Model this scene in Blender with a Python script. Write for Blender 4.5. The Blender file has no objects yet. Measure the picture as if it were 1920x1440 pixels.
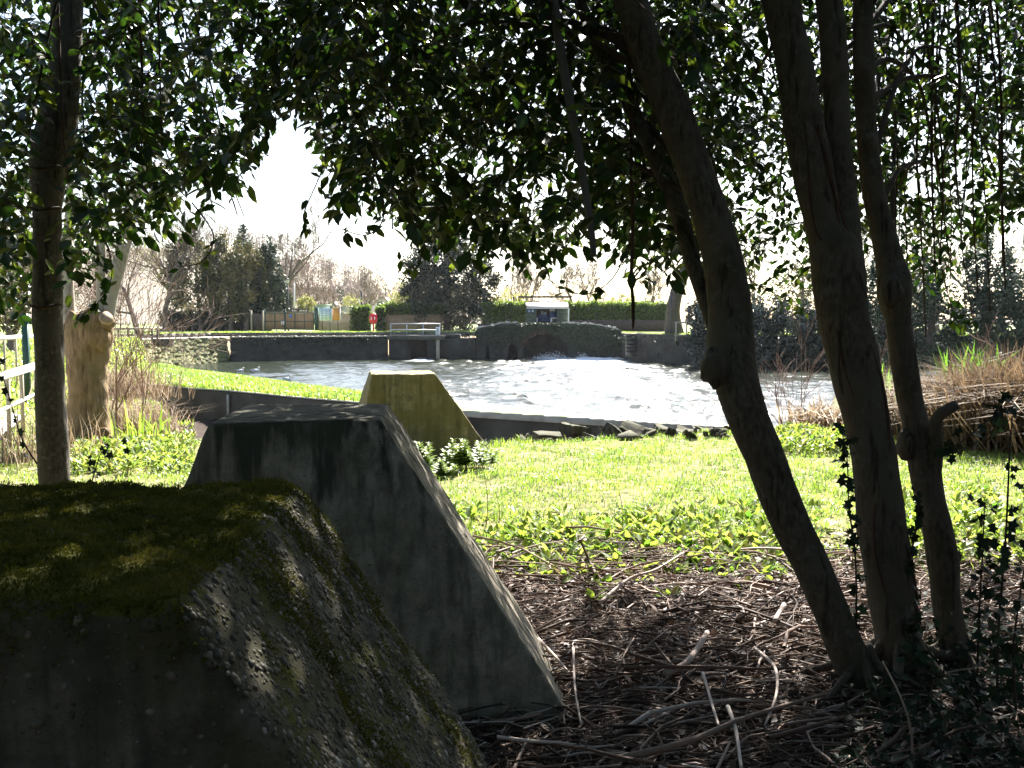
import bpy, bmesh, math, random
import numpy as np
from mathutils import noise as mnoise, Vector

rng = np.random.default_rng(11)
random.seed(11)
R = math.radians
C = bpy.context.scene.collection

# ------------------------------------------------------------------ camera maths (photo pixels -> points of the place)
FPX = 1850.0
TH = math.atan(120 / FPX)
EYE = np.array([0.0, 0.0, 1.6])
_c, _s = math.cos(TH), math.sin(TH)
WATER = -1.28
BANK = 0.65


def ray(px, py):
    x, v = (px - 960) / FPX, (720 - py) / FPX
    return np.array([x, _c + v * _s, -_s + v * _c])


def at(px, py, Y):
    d = ray(px, py)
    return EYE + d * (Y / d[1])


def on(px, py, z):
    d = ray(px, py)
    return EYE + d * ((z - 1.6) / d[2])


def proj(P):
    P = np.asarray(P, float) - EYE
    f = P[:, 1] * _c - P[:, 2] * _s
    u = P[:, 1] * _s + P[:, 2] * _c
    f = np.where(f < 0.05, 0.05, f)
    return 960 + FPX * P[:, 0] / f, 720 - FPX * u / f


def wig(x, y, s=1.0, k=0.0):
    x = np.asarray(x) * s
    y = np.asarray(y) * s
    return (np.sin(1.7 * x + 2.3 * y + k) + np.sin(-2.9 * x + 1.3 * y + 1.7 + 2 * k) + np.sin(4.1 * x + 3.7 * y + 0.6 + k)
            + np.sin(-5.3 * x + 6.1 * y + 2.2 + k)) * 0.25


# ------------------------------------------------------------------ mesh collector
class MB:
    def __init__(s):
        s.V, s.F, s.n = [], [], 0

    def add(s, V, faces, tint=0.5):
        """faces: list of (M,k) int arrays; tint: scalar or list of arrays, one per face array"""
        V = np.asarray(V, float).reshape(-1, 3)
        for i, f in enumerate(faces):
            f = np.asarray(f, int)
            if f.size == 0:
                continue
            if f.ndim == 1:
                f = f[None]
            t = tint[i] if isinstance(tint, list) else tint
            t = np.broadcast_to(np.asarray(t, float), (len(f),))
            s.F.append((f + s.n, t))
        s.V.append(V)
        s.n += len(V)

    def mesh(s, name, off):
        V = np.concatenate(s.V) - np.asarray(off, float)
        me = bpy.data.meshes.new(name)
        nl = sum(f.size for f, _ in s.F)
        npoly = sum(len(f) for f, _ in s.F)
        me.vertices.add(len(V))
        me.vertices.foreach_set('co', V.astype(np.float32).ravel())
        me.loops.add(nl)
        me.loops.foreach_set('vertex_index', np.concatenate([f.ravel() for f, _ in s.F]).astype(np.int32))
        me.polygons.add(npoly)
        tot = np.concatenate([np.full(len(f), f.shape[1]) for f, _ in s.F])
        st = np.concatenate([[0], np.cumsum(tot)[:-1]])
        me.polygons.foreach_set('loop_start', st.astype(np.int32))
        a = me.attributes.new('tint', 'FLOAT', 'FACE')
        a.data.foreach_set('value', np.concatenate([t for _, t in s.F]).astype(np.float32))
        me.update(calc_edges=True)
        me.validate()
        return me


def wloc(o):
    p = np.zeros(3)
    while o is not None:
        p += np.array(o.location)
        o = o.parent
    return p


def obj(name, mb, mat, parent=None, smooth=False, loc=None):
    base = wloc(parent) if parent else (np.zeros(3) if loc is None else np.asarray(loc, float))
    me = mb.mesh(name, base)
    me.materials.append(mat)
    if smooth:
        me.polygons.foreach_set('use_smooth', np.ones(len(me.polygons), bool))
    o = bpy.data.objects.new(name, me)
    C.objects.link(o)
    if parent:
        o.parent = parent
    elif loc is not None:
        o.location = [float(v) for v in loc]
    return o


def tag(o, label=None, cat=None, group=None, kind=None):
    if label:
        o['label'] = label
    if cat:
        o['category'] = cat
    if group:
        o['group'] = group
    if kind:
        o['kind'] = kind
    return o


def thing(name, label, cat, loc, group=None):
    o = bpy.data.objects.new(name, None)
    C.objects.link(o)
    o.location = [float(v) for v in loc]
    o.empty_display_size = 0.1
    return tag(o, label, cat, group)


# ------------------------------------------------------------------ shapes
def box(mb, lo, hi, tint=0.5, rot=0.0, piv=None):
    lo, hi = np.minimum(lo, hi), np.maximum(lo, hi)
    V = np.array([[(lo, hi)[(i >> k) & 1][k] for k in range(3)] for i in range(8)], float)
    if rot:
        p = (np.asarray(lo) + np.asarray(hi)) / 2 if piv is None else np.asarray(piv)
        c, s = math.cos(rot), math.sin(rot)
        d = V - p
        V = np.stack([p[0] + c * d[:, 0] - s * d[:, 1], p[1] + s * d[:, 0] + c * d[:, 1], V[:, 2]], 1)
    F = [[0, 2, 3, 1], [4, 5, 7, 6], [0, 1, 5, 4], [2, 6, 7, 3], [0, 4, 6, 2], [1, 3, 7, 5]]
    mb.add(V, [F], tint)


def bar(mb, a, b, w, h=None, tint=0.5):
    """rectangular bar between two points"""
    a, b = np.asarray(a, float), np.asarray(b, float)
    h = w if h is None else h
    d = (b - a) / np.linalg.norm(b - a)
    ref = np.array([0, 0, 1.0]) if abs(d[2]) < 0.9 else np.array([0, 1.0, 0])
    s = np.cross(d, ref)
    s /= np.linalg.norm(s)
    u = np.cross(s, d)
    V = []
    for p in (a, b):
        for i, j in ((-1, -1), (1, -1), (1, 1), (-1, 1)):
            V.append(p + s * i * w / 2 + u * j * h / 2)
    mb.add(V, [[[0, 1, 2, 3], [7, 6, 5, 4], [0, 4, 5, 1], [1, 5, 6, 2], [2, 6, 7, 3], [3, 7, 4, 0]]], tint)


def frame_of(D):
    D = D / np.linalg.norm(D, axis=-1, keepdims=True)
    ref = np.where(np.abs(D[..., 2:3]) < 0.85, np.array([0, 0, 1.0]), np.array([1.0, 0, 0]))
    S = np.cross(D, ref)
    S /= np.linalg.norm(S, axis=-1, keepdims=True)
    return D, S, np.cross(S, D)


def tube(mb, pts, rad, sides=10, tint=0.5, lump=0.0, cap=True, k=0.0):
    pts = np.asarray(pts, float)
    n = len(pts)
    rad = np.broadcast_to(np.asarray(rad, float), (n,))
    T = np.gradient(pts, axis=0)
    T /= np.linalg.norm(T, axis=1, keepdims=True) + 1e-9
    ref = np.array([1.0, 0, 0]) if abs(T[0][0]) < 0.8 else np.array([0, 0, 1.0])
    S = np.cross(T, ref)
    S /= np.linalg.norm(S, axis=1, keepdims=True) + 1e-9
    U = np.cross(T, S)
    a = np.linspace(0, 2 * np.pi, sides, endpoint=False)
    rr = rad[:, None] * np.ones(sides)
    if lump:
        i = np.arange(n)[:, None]
        rr = rr * (1 + lump * (np.sin(2 * a[None] + i * 0.21 + k) * 0.5 + np.sin(3 * a[None] - i * 0.47 + 1 + k) * 0.4
                               + np.sin(i * 0.9 + 5 * a[None] + k) * 0.35))
    V = pts[:, None] + rr[..., None] * (np.cos(a)[None, :, None] * S[:, None] + np.sin(a)[None, :, None] * U[:, None])
    i, j = np.meshgrid(np.arange(n - 1), np.arange(sides), indexing='ij')
    q = np.stack([i * sides + j, i * sides + (j + 1) % sides, (i + 1) * sides + (j + 1) % sides, (i + 1) * sides + j], -1).reshape(-1, 4)
    fs = [q]
    if cap:
        fs += [np.arange(sides)[::-1][None], (np.arange(sides) + (n - 1) * sides)[None]]
    mb.add(V.reshape(-1, 3), fs, tint)


def segs(mb, P0, P1, R0, R1, sides=4, tint=0.5):
    P0, P1 = np.asarray(P0, float), np.asarray(P1, float)
    n = len(P0)
    if n == 0:
        return
    R0 = np.broadcast_to(R0, (n,))
    R1 = np.broadcast_to(R1, (n,))
    D, S, U = frame_of(P1 - P0 + 1e-9)
    a = np.linspace(0, 2 * np.pi, sides, endpoint=False)
    ring = np.cos(a)[None, :, None] * S[:, None] + np.sin(a)[None, :, None] * U[:, None]
    V = np.concatenate([P0[:, None] + ring * R0[:, None, None], P1[:, None] + ring * R1[:, None, None]], 1)
    j = np.arange(sides)
    q = np.stack([j, (j + 1) % sides, sides + (j + 1) % sides, sides + j], -1)
    Q = (np.arange(n)[:, None, None] * 2 * sides + q[None]).reshape(-1, 4)
    t = np.broadcast_to(tint, (n,))
    mb.add(V.reshape(-1, 3), [Q], [np.repeat(t, sides)])


def spline(P, m=6):
    P = np.asarray(P, float)
    n = len(P)
    t = np.linspace(0, n - 1, (n - 1) * m + 1)
    i = np.clip(t.astype(int), 0, n - 2)
    f = (t - i)[:, None]
    p0, p1, p2, p3 = P[np.clip(i - 1, 0, n - 1)], P[i], P[i + 1], P[np.clip(i + 2, 0, n - 1)]
    return 0.5 * (2 * p1 + (p2 - p0) * f + (2 * p0 - 5 * p1 + 4 * p2 - p3) * f ** 2 + (3 * p1 - p0 - 3 * p2 + p3) * f ** 3)


LEAF_V = np.array([[0, 0, 0], [-.17, .22, .05], [-.25, .48, .06], [-.15, .78, .03], [0, 1.02, -.06],
                   [.15, .78, .03], [.25, .48, .06], [.17, .22, .05], [0, .3, 0], [0, .65, -.015]])
LEAF_T = np.array([[0, 8, 1], [0, 7, 8], [3, 9, 4], [4, 9, 5]])
LEAF_Q = np.array([[1, 8, 9, 2], [8, 7, 6, 9]])
LEAF_T2 = np.array([[2, 9, 3], [9, 6, 5]])
IVY_V = np.array([[0, 0, 0], [-.42, .02, .03], [-.25, .3, .02], [-.5, .52, .04], [-.15, .62, 0], [0, 1, -.05],
                  [.15, .62, 0], [.5, .52, .04], [.25, .3, .02], [.42, .02, .03], [0, .35, -.02]])
IVY_T = np.array([[10, i, i - 1] for i in range(1, 10)] + [[10, 0, 9]])
HOLLY_T = IVY_T


def leaves(mb, P, D, N, L, tint, kind='leaf', wide=1.0):
    P, D, N = (np.asarray(a, float) for a in (P, D, N))
    n = len(P)
    if n == 0:
        return
    D = D / (np.linalg.norm(D, axis=1, keepdims=True) + 1e-9)
    S = np.cross(D, N)
    S /= np.linalg.norm(S, axis=1, keepdims=True) + 1e-9
    U = np.cross(S, D)
    L = np.broadcast_to(L, (n,))
    t = np.broadcast_to(tint, (n,))
    if kind == 'leaf':
        T, fs = LEAF_V, [np.concatenate([LEAF_T, LEAF_T2]), LEAF_Q]
    elif kind == 'ivy':
        T, fs = IVY_V, [IVY_T]
    else:
        T = np.array([[0, 0, 0], [-.3, .5, .06], [0, 1, 0], [.3, .5, .06]])
        fs = [np.array([[0, 3, 1], [1, 3, 2]])]
    V = P[:, None] + L[:, None, None] * (T[None, :, 0:1] * wide * S[:, None] + T[None, :, 1:2] * D[:, None] + T[None, :, 2:3] * U[:, None])
    m = len(T)
    mb.add(V.reshape(-1, 3), [(np.arange(n)[:, None, None] * m + f[None]).reshape(-1, f.shape[1]) for f in fs],
           [np.repeat(t, len(f)) for f in fs])


def rdir(n, r=rng):
    d = r.normal(size=(n, 3))
    return d / np.linalg.norm(d, axis=1, keepdims=True)


def blades(mb, P, H, W, lean, tint, r=rng):
    n = len(P)
    a = r.uniform(0, 2 * np.pi, n)
    f = np.stack([np.cos(a), np.sin(a), np.zeros(n)], 1)
    b = a + np.pi / 2 + r.normal(0, 0.6, n)
    g = np.stack([np.cos(b), np.sin(b), np.zeros(n)], 1)
    H = np.broadcast_to(H, (n,))[:, None]
    W = np.broadcast_to(W, (n,))[:, None]
    lean = np.broadcast_to(lean, (n,))[:, None]
    z = np.array([0, 0, 1.0])
    m = P + H * 0.55 * z + g * lean * H * 0.3
    tip = P + H * z * (1 - 0.35 * lean) + g * lean * H
    V = np.stack([P - f * W / 2, P + f * W / 2, m + f * W * 0.4, m - f * W * 0.4, tip], 1)
    i = np.arange(n)[:, None] * 5
    t = np.broadcast_to(tint, (n,))
    mb.add(V.reshape(-1, 3), [i + np.array([[0, 1, 2, 3]]), i + np.array([[3, 2, 4]])], [t, t])


def cloud(mb, n, c, rad, size, clumps=60, shape='ball', tint=(0.1, 0.9), seed=0, cr=0.2, kind='fast', hollow=0.5, wide=1.0):
    r = np.random.default_rng(seed + 100)
    c, rad = np.asarray(c, float), np.broadcast_to(np.asarray(rad, float), (3,))
    if shape == 'ball':
        d = rdir(clumps, r)
        q = d * (r.uniform(hollow ** 3, 1, clumps) ** (1 / 3))[:, None]
    elif shape == 'cone':
        z = 1 - np.sqrt(r.uniform(0.003, 1, clumps))
        a = r.uniform(0, 2 * np.pi, clumps)
        rr = (1 - z) ** 0.85 * np.sqrt(r.uniform(hollow ** 2, 1, clumps))
        q = np.stack([np.cos(a) * rr, np.sin(a) * rr, z * 2 - 1], 1)
    else:
        q = r.uniform(-1, 1, (clumps, 3))
    k = r.integers(0, clumps, n)
    cs = r.uniform(0.5, 1.35, clumps) * cr
    p = q[k] + r.normal(0, 0.5, (n, 3)) * cs[k][:, None]
    if shape == 'box':
        p = np.clip(p, -1.04, 1.04)
    P = c + p * rad
    ct = r.uniform(*tint, clumps)
    t = np.clip(ct[k] + r.normal(0, 0.12, n), 0, 1)
    leaves(mb, P, rdir(n, r), rdir(n, r), size * r.uniform(0.6, 1.4, n), t, kind, wide)
    return c + q * rad


def grow(base, d, length, r0, levels, nchild=5, ang=0.7, seed=0, up=0.15, seg=3, wob=0.18, ratio=0.62, minr=0.004, start=0.3):
    rr = random.Random(seed)
    S = []

    def go(p, d, L, r, lv):
        pts = [p]
        dd = np.array(d, float)
        for i in range(seg):
            dd = dd + np.array([rr.gauss(0, wob), rr.gauss(0, wob), rr.gauss(0, wob) + (up if lv < levels else 0)])
            dd /= np.linalg.norm(dd)
            q = pts[-1] + dd * L / seg
            ra = r * (1 - 0.55 * i / seg)
            rb = r * (1 - 0.55 * (i + 1) / seg)
            S.append((pts[-1], q, max(ra, minr), max(rb, minr), lv))
            pts.append(q)
        if lv == 0:
            return
        for c in range(nchild):
            f = start + (1 - start) * (c + rr.random()) / nchild
            k = min(int(f * seg), seg - 1)
            o = pts[k] + (pts[k + 1] - pts[k]) * (f * seg - k)
            ax = np.array([rr.gauss(0, 1) for _ in range(3)])
            ax -= dd * ax.dot(dd)
            ax /= np.linalg.norm(ax)
            th = ang * rr.uniform(0.6, 1.3)
            nd = dd * math.cos(th) + ax * math.sin(th)
            go(o, nd, L * ratio * rr.uniform(0.7, 1.2), r * (1 - 0.5 * f) * 0.6, lv - 1)
    go(np.asarray(base, float), d, length, r0, levels)
    return (np.array([s[0] for s in S]), np.array([s[1] for s in S]), np.array([s[2] for s in S]),
            np.array([s[3] for s in S]), np.array([s[4] for s in S]))


# ------------------------------------------------------------------ materials
def new_mat(name):
    m = bpy.data.materials.new(name)
    m.use_nodes = True
    nt = m.node_tree
    nt.nodes.clear()
    out = nt.nodes.new('ShaderNodeOutputMaterial')
    b = nt.nodes.new('ShaderNodeBsdfPrincipled')
    nt.links.new(b.outputs[0], out.inputs[0])
    return m, nt, b, out


def N(nt, t, **kw):
    n = nt.nodes.new(t)
    for k, v in kw.items():
        if k.startswith('i_'):
            n.inputs[k[2:].replace('_', ' ')].default_value = v
        else:
            setattr(n, k, v)
    return n


def ramp(nt, src, stops):
    r = nt.nodes.new('ShaderNodeValToRGB')
    e = r.color_ramp.elements
    while len(e) < len(stops):
        e.new(0.5)
    for i, (p, c) in enumerate(stops):
        e[i].position = p
        e[i].color = (c[0], c[1], c[2], 1) if not isinstance(c, (int, float)) else (c, c, c, 1)
    nt.links.new(src, r.inputs[0])
    return r.outputs[0]


def noise(nt, scale, detail=4, vec=None, rough=0.55, stretch=None):
    n = N(nt, 'ShaderNodeTexNoise')
    n.inputs['Scale'].default_value = scale
    n.inputs['Detail'].default_value = detail
    n.inputs['Roughness'].default_value = rough
    if vec is None:
        vec = N(nt, 'ShaderNodeNewGeometry').outputs['Position']
    if stretch:
        mp = N(nt, 'ShaderNodeMapping')
        mp.inputs['Scale'].default_value = stretch
        nt.links.new(vec, mp.inputs[0])
        vec = mp.outputs[0]
    nt.links.new(vec, n.inputs['Vector'])
    return n.outputs['Fac']


def mix(nt, fac, a, b, mode='MIX'):
    m = N(nt, 'ShaderNodeMix', data_type='RGBA', blend_type=mode)
    for s, v in ((m.inputs[0], fac), (m.inputs[6], a), (m.inputs[7], b)):
        if isinstance(v, (int, float)):
            s.default_value = v
        elif isinstance(v, tuple):
            s.default_value = (*v, 1)
        else:
            nt.links.new(v, s)
    return m.outputs[2]


def mathn(nt, op, a, b=0.5, clamp=False):
    m = N(nt, 'ShaderNodeMath', operation=op, use_clamp=clamp)
    for s, v in ((m.inputs[0], a), (m.inputs[1], b)):
        if isinstance(v, (int, float)):
            s.default_value = v
        else:
            nt.links.new(v, s)
    return m.outputs[0]


def bump(nt, b, h, strength, dist=0.02):
    n = N(nt, 'ShaderNodeBump')
    n.inputs['Strength'].default_value = strength
    n.inputs['Distance'].default_value = dist
    nt.links.new(h, n.inputs['Height'])
    nt.links.new(n.outputs[0], b.inputs['Normal'])


def tintof(nt):
    return N(nt, 'ShaderNodeAttribute', attribute_name='tint').outputs['Fac']


def plain(name, c1, c2, scale=8, rough=0.7, bs=0.3, dist=0.01, metal=0.0, stretch=None, detail=5, spec=0.4, lo=0.3, hi=0.7):
    m, nt, b, _ = new_mat(name)
    n = noise(nt, scale, detail, stretch=stretch)
    nt.links.new(ramp(nt, n, [(lo, c1), (hi, c2)]), b.inputs['Base Color'])
    b.inputs['Roughness'].default_value = rough
    b.inputs['Metallic'].default_value = metal
    b.inputs['Specular IOR Level'].default_value = spec
    if bs:
        bump(nt, b, n, bs, dist)
    return m


def leafmat(name, stops, trans=0.35, tcol=None, rough=0.45, spec=0.4):
    m, nt, b, out = new_mat(name)
    t = tintof(nt)
    nt.links.new(ramp(nt, t, stops), b.inputs['Base Color'])
    b.inputs['Roughness'].default_value = rough
    b.inputs['Specular IOR Level'].default_value = spec
    if trans:
        tr = N(nt, 'ShaderNodeBsdfTranslucent')
        nt.links.new(ramp(nt, t, tcol or stops), tr.inputs[0])
        mx = N(nt, 'ShaderNodeMixShader')
        mx.inputs[0].default_value = trans
        nt.links.new(b.outputs[0], mx.inputs[1])
        nt.links.new(tr.outputs[0], mx.inputs[2])
        nt.links.new(mx.outputs[0], out.inputs[0])
    return m


def barkmat(name, c1, c2, c3=None, scale=14, stretch=(1, 1, 0.25), bs=0.6, dist=0.01, moss=None, lichen=None):
    m, nt, b, _ = new_mat(name)
    n = noise(nt, scale, 6, stretch=stretch, rough=0.65)
    big = noise(nt, 3.0, 3)
    col = ramp(nt, n, [(0.35, c1), (0.65, c2)])
    col = mix(nt, ramp(nt, big, [(0.42, 0), (0.62, 1)]), col, c3 or c2)
    if moss:
        col = mix(nt, ramp(nt, noise(nt, 5.0, 5), [(0.52, 0), (0.68, 0.8)]), col, moss)
    if lichen:
        col = mix(nt, ramp(nt, noise(nt, 17, 6, rough=0.7), [(0.56, 0), (0.63, 0.75)]), col, lichen)
        ck = noise(nt, 30, 3, stretch=(1, 1, 0.12), rough=0.5)
        col = mix(nt, ramp(nt, ck, [(0.33, 0.6), (0.42, 0)]), col, (0.008, 0.006, 0.004))
        n = mathn(nt, 'ADD', mathn(nt, 'MULTIPLY', n, 0.5), mathn(nt, 'MULTIPLY', ramp(nt, ck, [(0.34, 0), (0.46, 1)]), 0.5))
    nt.links.new(col, b.inputs['Base Color'])
    b.inputs['Roughness'].default_value = 0.9
    b.inputs['Specular IOR Level'].default_value = 0.15
    bump(nt, b, n, bs, dist)
    return m


def concrete(name, c1, c2, moss, moss_side, top_moss, pebble=0.5, algae=0.0, stain=0.8, ztop=None):
    m, nt, b, _ = new_mat(name)
    g = N(nt, 'ShaderNodeNewGeometry')
    pos = g.outputs['Position']
    n1 = noise(nt, 7, 6, rough=0.65)
    n2 = noise(nt, 60, 4, rough=0.7)
    col = ramp(nt, n1, [(0.3, c1), (0.7, c2)])
    blot = ramp(nt, noise(nt, 13, 7, rough=0.75), [(0.34, (0.42, 0.40, 0.36)), (0.52, (0.95, 0.93, 0.9)), (0.7, (1.3, 1.27, 1.2))])
    col = mix(nt, 0.85, col, blot, 'MULTIPLY')
    pit = ramp(nt, noise(nt, 85, 2, rough=0.5), [(0.27, 0.8), (0.33, 0)])
    col = mix(nt, pit, col, (0.02, 0.018, 0.015))
    run = ramp(nt, noise(nt, 14, 4, stretch=(1.5, 1.5, 0.08)), [(0.48, 0), (0.66, 0.6)])
    col = mix(nt, run, col, (0.05, 0.05, 0.035))
    # exposed aggregate
    v = N(nt, 'ShaderNodeTexVoronoi', feature='F1')
    v.inputs['Scale'].default_value = 95
    nt.links.new(pos, v.inputs['Vector'])
    sc = N(nt, 'ShaderNodeSeparateColor')
    nt.links.new(v.outputs['Color'], sc.inputs[0])
    peb = mathn(nt, 'MULTIPLY', mathn(nt, 'GREATER_THAN', sc.outputs[0], 0.74), ramp(nt, mathn(nt, 'ADD', v.outputs['Distance'], mathn(nt, 'MULTIPLY', sc.outputs[2], 0.25)), [(0.3, 1), (0.46, 0)]))
    pcol = ramp(nt, sc.outputs[1], [(0.0, (0.2, 0.15, 0.1)), (0.5, (0.3, 0.27, 0.22)), (1.0, (0.42, 0.4, 0.38))])
    col = mix(nt, mathn(nt, 'MULTIPLY', peb, pebble), col, pcol)
    # black weather streaks running down
    st = noise(nt, 9, 5, stretch=(1.6, 1.6, 0.12))
    if ztop:
        sp = N(nt, 'ShaderNodeSeparateXYZ')
        nt.links.new(pos, sp.inputs[0])
        zz = mathn(nt, 'ADD', mathn(nt, 'MULTIPLY', mathn(nt, 'SUBTRACT', sp.outputs[2], ztop - 0.3), 0.55), mathn(nt, 'MULTIPLY', noise(nt, 2.5, 3), 0.3))
        st = mathn(nt, 'ADD', st, mathn(nt, 'SUBTRACT', zz, 0.2))
    col = mix(nt, mathn(nt, 'MULTIPLY', ramp(nt, st, [(0.46, 0), (0.62, 1)]), stain), col, (0.02, 0.022, 0.018))
    # algae and moss
    al = noise(nt, 3.2, 5)
    col = mix(nt, mathn(nt, 'MULTIPLY', ramp(nt, al, [(0.36, 0), (0.56, 1)]), algae), col, moss_side)
    up = N(nt, 'ShaderNodeSeparateXYZ')
    nt.links.new(g.outputs['True Normal'], up.inputs[0])
    mm = mathn(nt, 'ADD', mathn(nt, 'MULTIPLY', up.outputs[2], 0.55), noise(nt, 6, 6, rough=0.7))
    mk = mathn(nt, 'MULTIPLY', ramp(nt, mm, [(0.86, 0), (0.97, 1)]), top_moss)
    col = mix(nt, mk, col, mix(nt, n2, moss, (moss[0] * 0.45, moss[1] * 0.5, moss[2] * 0.5)))
    nt.links.new(col, b.inputs['Base Color'])
    b.inputs['Roughness'].default_value = 0.93
    b.inputs['Specular IOR Level'].default_value = 0.2
    hh = mathn(nt, 'ADD', mathn(nt, 'MULTIPLY', n2, 0.6), mathn(nt, 'MULTIPLY', peb, 0.5))
    hh = mathn(nt, 'ADD', hh, mathn(nt, 'MULTIPLY', n1, 1.2))
    bump(nt, b, hh, 0.7, 0.012)
    return m


M = {}
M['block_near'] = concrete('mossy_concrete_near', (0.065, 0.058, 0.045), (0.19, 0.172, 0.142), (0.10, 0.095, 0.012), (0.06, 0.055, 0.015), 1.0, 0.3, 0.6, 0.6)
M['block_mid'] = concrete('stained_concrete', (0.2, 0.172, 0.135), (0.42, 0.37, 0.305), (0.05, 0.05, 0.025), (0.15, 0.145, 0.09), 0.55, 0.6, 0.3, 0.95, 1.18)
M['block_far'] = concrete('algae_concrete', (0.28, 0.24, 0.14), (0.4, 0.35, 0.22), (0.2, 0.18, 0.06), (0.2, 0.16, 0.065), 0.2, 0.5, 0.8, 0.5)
M['moss'] = leafmat('moss_tufts', [(0, (0.045, 0.05, 0.006)), (0.5, (0.10, 0.10, 0.012)), (1, (0.17, 0.14, 0.03))], 0.3, rough=0.9, spec=0.1)
M['pebble'] = leafmat('exposed_pebbles', [(0, (0.05, 0.045, 0.035)), (0.75, (0.14, 0.12, 0.09)), (0.96, (0.2, 0.17, 0.13)), (1, (0.45, 0.42, 0.38))], 0, rough=0.7, spec=0.3)
M['bark'] = barkmat('bark_brown', (0.045, 0.035, 0.025), (0.12, 0.097, 0.07), (0.10, 0.083, 0.06), 55, (1, 1, 0.35), 0.9, 0.008, moss=(0.06, 0.05, 0.03), lichen=(0.12, 0.108, 0.09))
M['bark_left'] = barkmat('bark_grey', (0.05, 0.044, 0.036), (0.13, 0.115, 0.095), (0.10, 0.09, 0.075), 40, (1, 1, 0.7), 0.6, 0.007, lichen=(0.2, 0.18, 0.15))
M['bark_dark'] = barkmat('bark_dark', (0.025, 0.018, 0.013), (0.07, 0.05, 0.04), None, 30, (1, 1, 0.3))
M['bark_red'] = barkmat('stem_red_brown', (0.03, 0.017, 0.012), (0.08, 0.045, 0.03), None, 40)
M['dead_wood'] = barkmat('dead_grey_wood', (0.05, 0.046, 0.042), (0.13, 0.122, 0.115), None, 60, (1, 1, 0.08), 0.8, 0.006)
M['pollard'] = barkmat('pollard_bark', (0.11, 0.068, 0.036), (0.34, 0.235, 0.14), (0.26, 0.18, 0.10), 26, (1, 1, 0.14), 1.0, 0.03, moss=(0.17, 0.13, 0.06))
M['pole_bark'] = barkmat('pale_pole_bark', (0.22, 0.19, 0.14), (0.42, 0.37, 0.3), (0.33, 0.3, 0.24), 18, (1, 1, 0.6), 0.3, 0.008)
M['far_bark'] = barkmat('far_bark', (0.08, 0.06, 0.05), (0.17, 0.13, 0.11), None, 4)
M['bare_twig'] = leafmat('bare_twigs', [(0, (0.12, 0.08, 0.07)), (1, (0.27, 0.19, 0.17))], 0, rough=0.9, spec=0.1)
M['shrub_twig'] = leafmat('shrub_twigs', [(0, (0.14, 0.08, 0.055)), (1, (0.36, 0.25, 0.2))], 0, rough=0.8, spec=0.2)
M['leaf'] = leafmat('evergreen_leaves', [(0, (0.006, 0.011, 0.003)), (0.6, (0.012, 0.022, 0.006)), (1, (0.045, 0.06, 0.013))], 0.22,
                    [(0, (0.02, 0.055, 0.006)), (0.6, (0.06, 0.14, 0.012)), (1, (0.3, 0.4, 0.035))], 0.42, 0.25)
M['ivy'] = leafmat('ivy_leaves', [(0, (0.008, 0.015, 0.007)), (1, (0.022, 0.04, 0.014))], 0.12, None, 0.55, 0.2)
M['far_ivy'] = leafmat('wall_ivy', [(0, (0.018, 0.03, 0.018)), (1, (0.06, 0.08, 0.045))], 0.15, None, 0.6, 0.3)
M['hedge'] = leafmat('hedge_leaves', [(0, (0.035, 0.06, 0.012)), (1, (0.13, 0.19, 0.03))], 0.4, [(0, (0.1, 0.17, 0.02)), (1, (0.3, 0.42, 0.05))], 0.5)
M['yew'] = leafmat('yew_needles', [(0, (0.012, 0.018, 0.012)), (0.7, (0.034, 0.042, 0.03)), (1, (0.13, 0.11, 0.07))], 0.12, None, 0.6, 0.3)
M['conifer'] = leafmat('conifer_needles', [(0, (0.012, 0.024, 0.015)), (1, (0.065, 0.09, 0.05))], 0.12, None, 0.6, 0.3)
M['olive'] = leafmat('olive_foliage', [(0, (0.03, 0.038, 0.012)), (0.6, (0.09, 0.09, 0.03)), (1, (0.24, 0.18, 0.08))], 0.25, None, 0.6, 0.3)
M['shrub'] = leafmat('glossy_shrub_leaves', [(0, (0.012, 0.022, 0.014)), (1, (0.05, 0.07, 0.045))], 0.12, None, 0.28, 0.8)
M['willow'] = leafmat('spring_buds', [(0, (0.2, 0.2, 0.05)), (1, (0.42, 0.4, 0.14))], 0.4, None, 0.6)
M['grass'] = leafmat('lawn_grass', [(0, (0.06, 0.11, 0.02)), (0.5, (0.15, 0.215, 0.045)), (0.85, (0.27, 0.3, 0.1)), (1, (0.46, 0.4, 0.24))], 0.5,
                     [(0, (0.13, 0.25, 0.025)), (0.5, (0.28, 0.43, 0.04)), (0.85, (0.44, 0.51, 0.09)), (1, (0.5, 0.43, 0.25))], 0.38, 0.5)
M['weed'] = leafmat('broad_weed_leaves', [(0, (0.05, 0.09, 0.015)), (0.75, (0.15, 0.21, 0.04)), (1, (0.3, 0.28, 0.10))], 0.45,
                    [(0, (0.1, 0.23, 0.02)), (0.75, (0.36, 0.45, 0.06)), (1, (0.5, 0.42, 0.12))], 0.5, 0.25)
M['straw'] = leafmat('dry_straw', [(0, (0.10, 0.065, 0.04)), (0.5, (0.3, 0.21, 0.12)), (1, (0.55, 0.44, 0.32))], 0.25, None, 0.7, 0.3)
M['twig'] = leafmat('litter_twigs', [(0, (0.025, 0.015, 0.01)), (0.38, (0.115, 0.068, 0.046)), (0.72, (0.3, 0.21, 0.16)), (1, (0.58, 0.48, 0.42))], 0, rough=0.75, spec=0.3)
M['dead_leaf'] = leafmat('dead_leaves', [(0, (0.035, 0.02, 0.012)), (0.6, (0.11, 0.065, 0.04)), (1, (0.28, 0.2, 0.16))], 0.15, None, 0.6)
M['soil'] = plain('dark_soil', (0.02, 0.014, 0.01), (0.055, 0.036, 0.026), 20, 0.95, 0.8, 0.03, spec=0.1)
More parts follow.
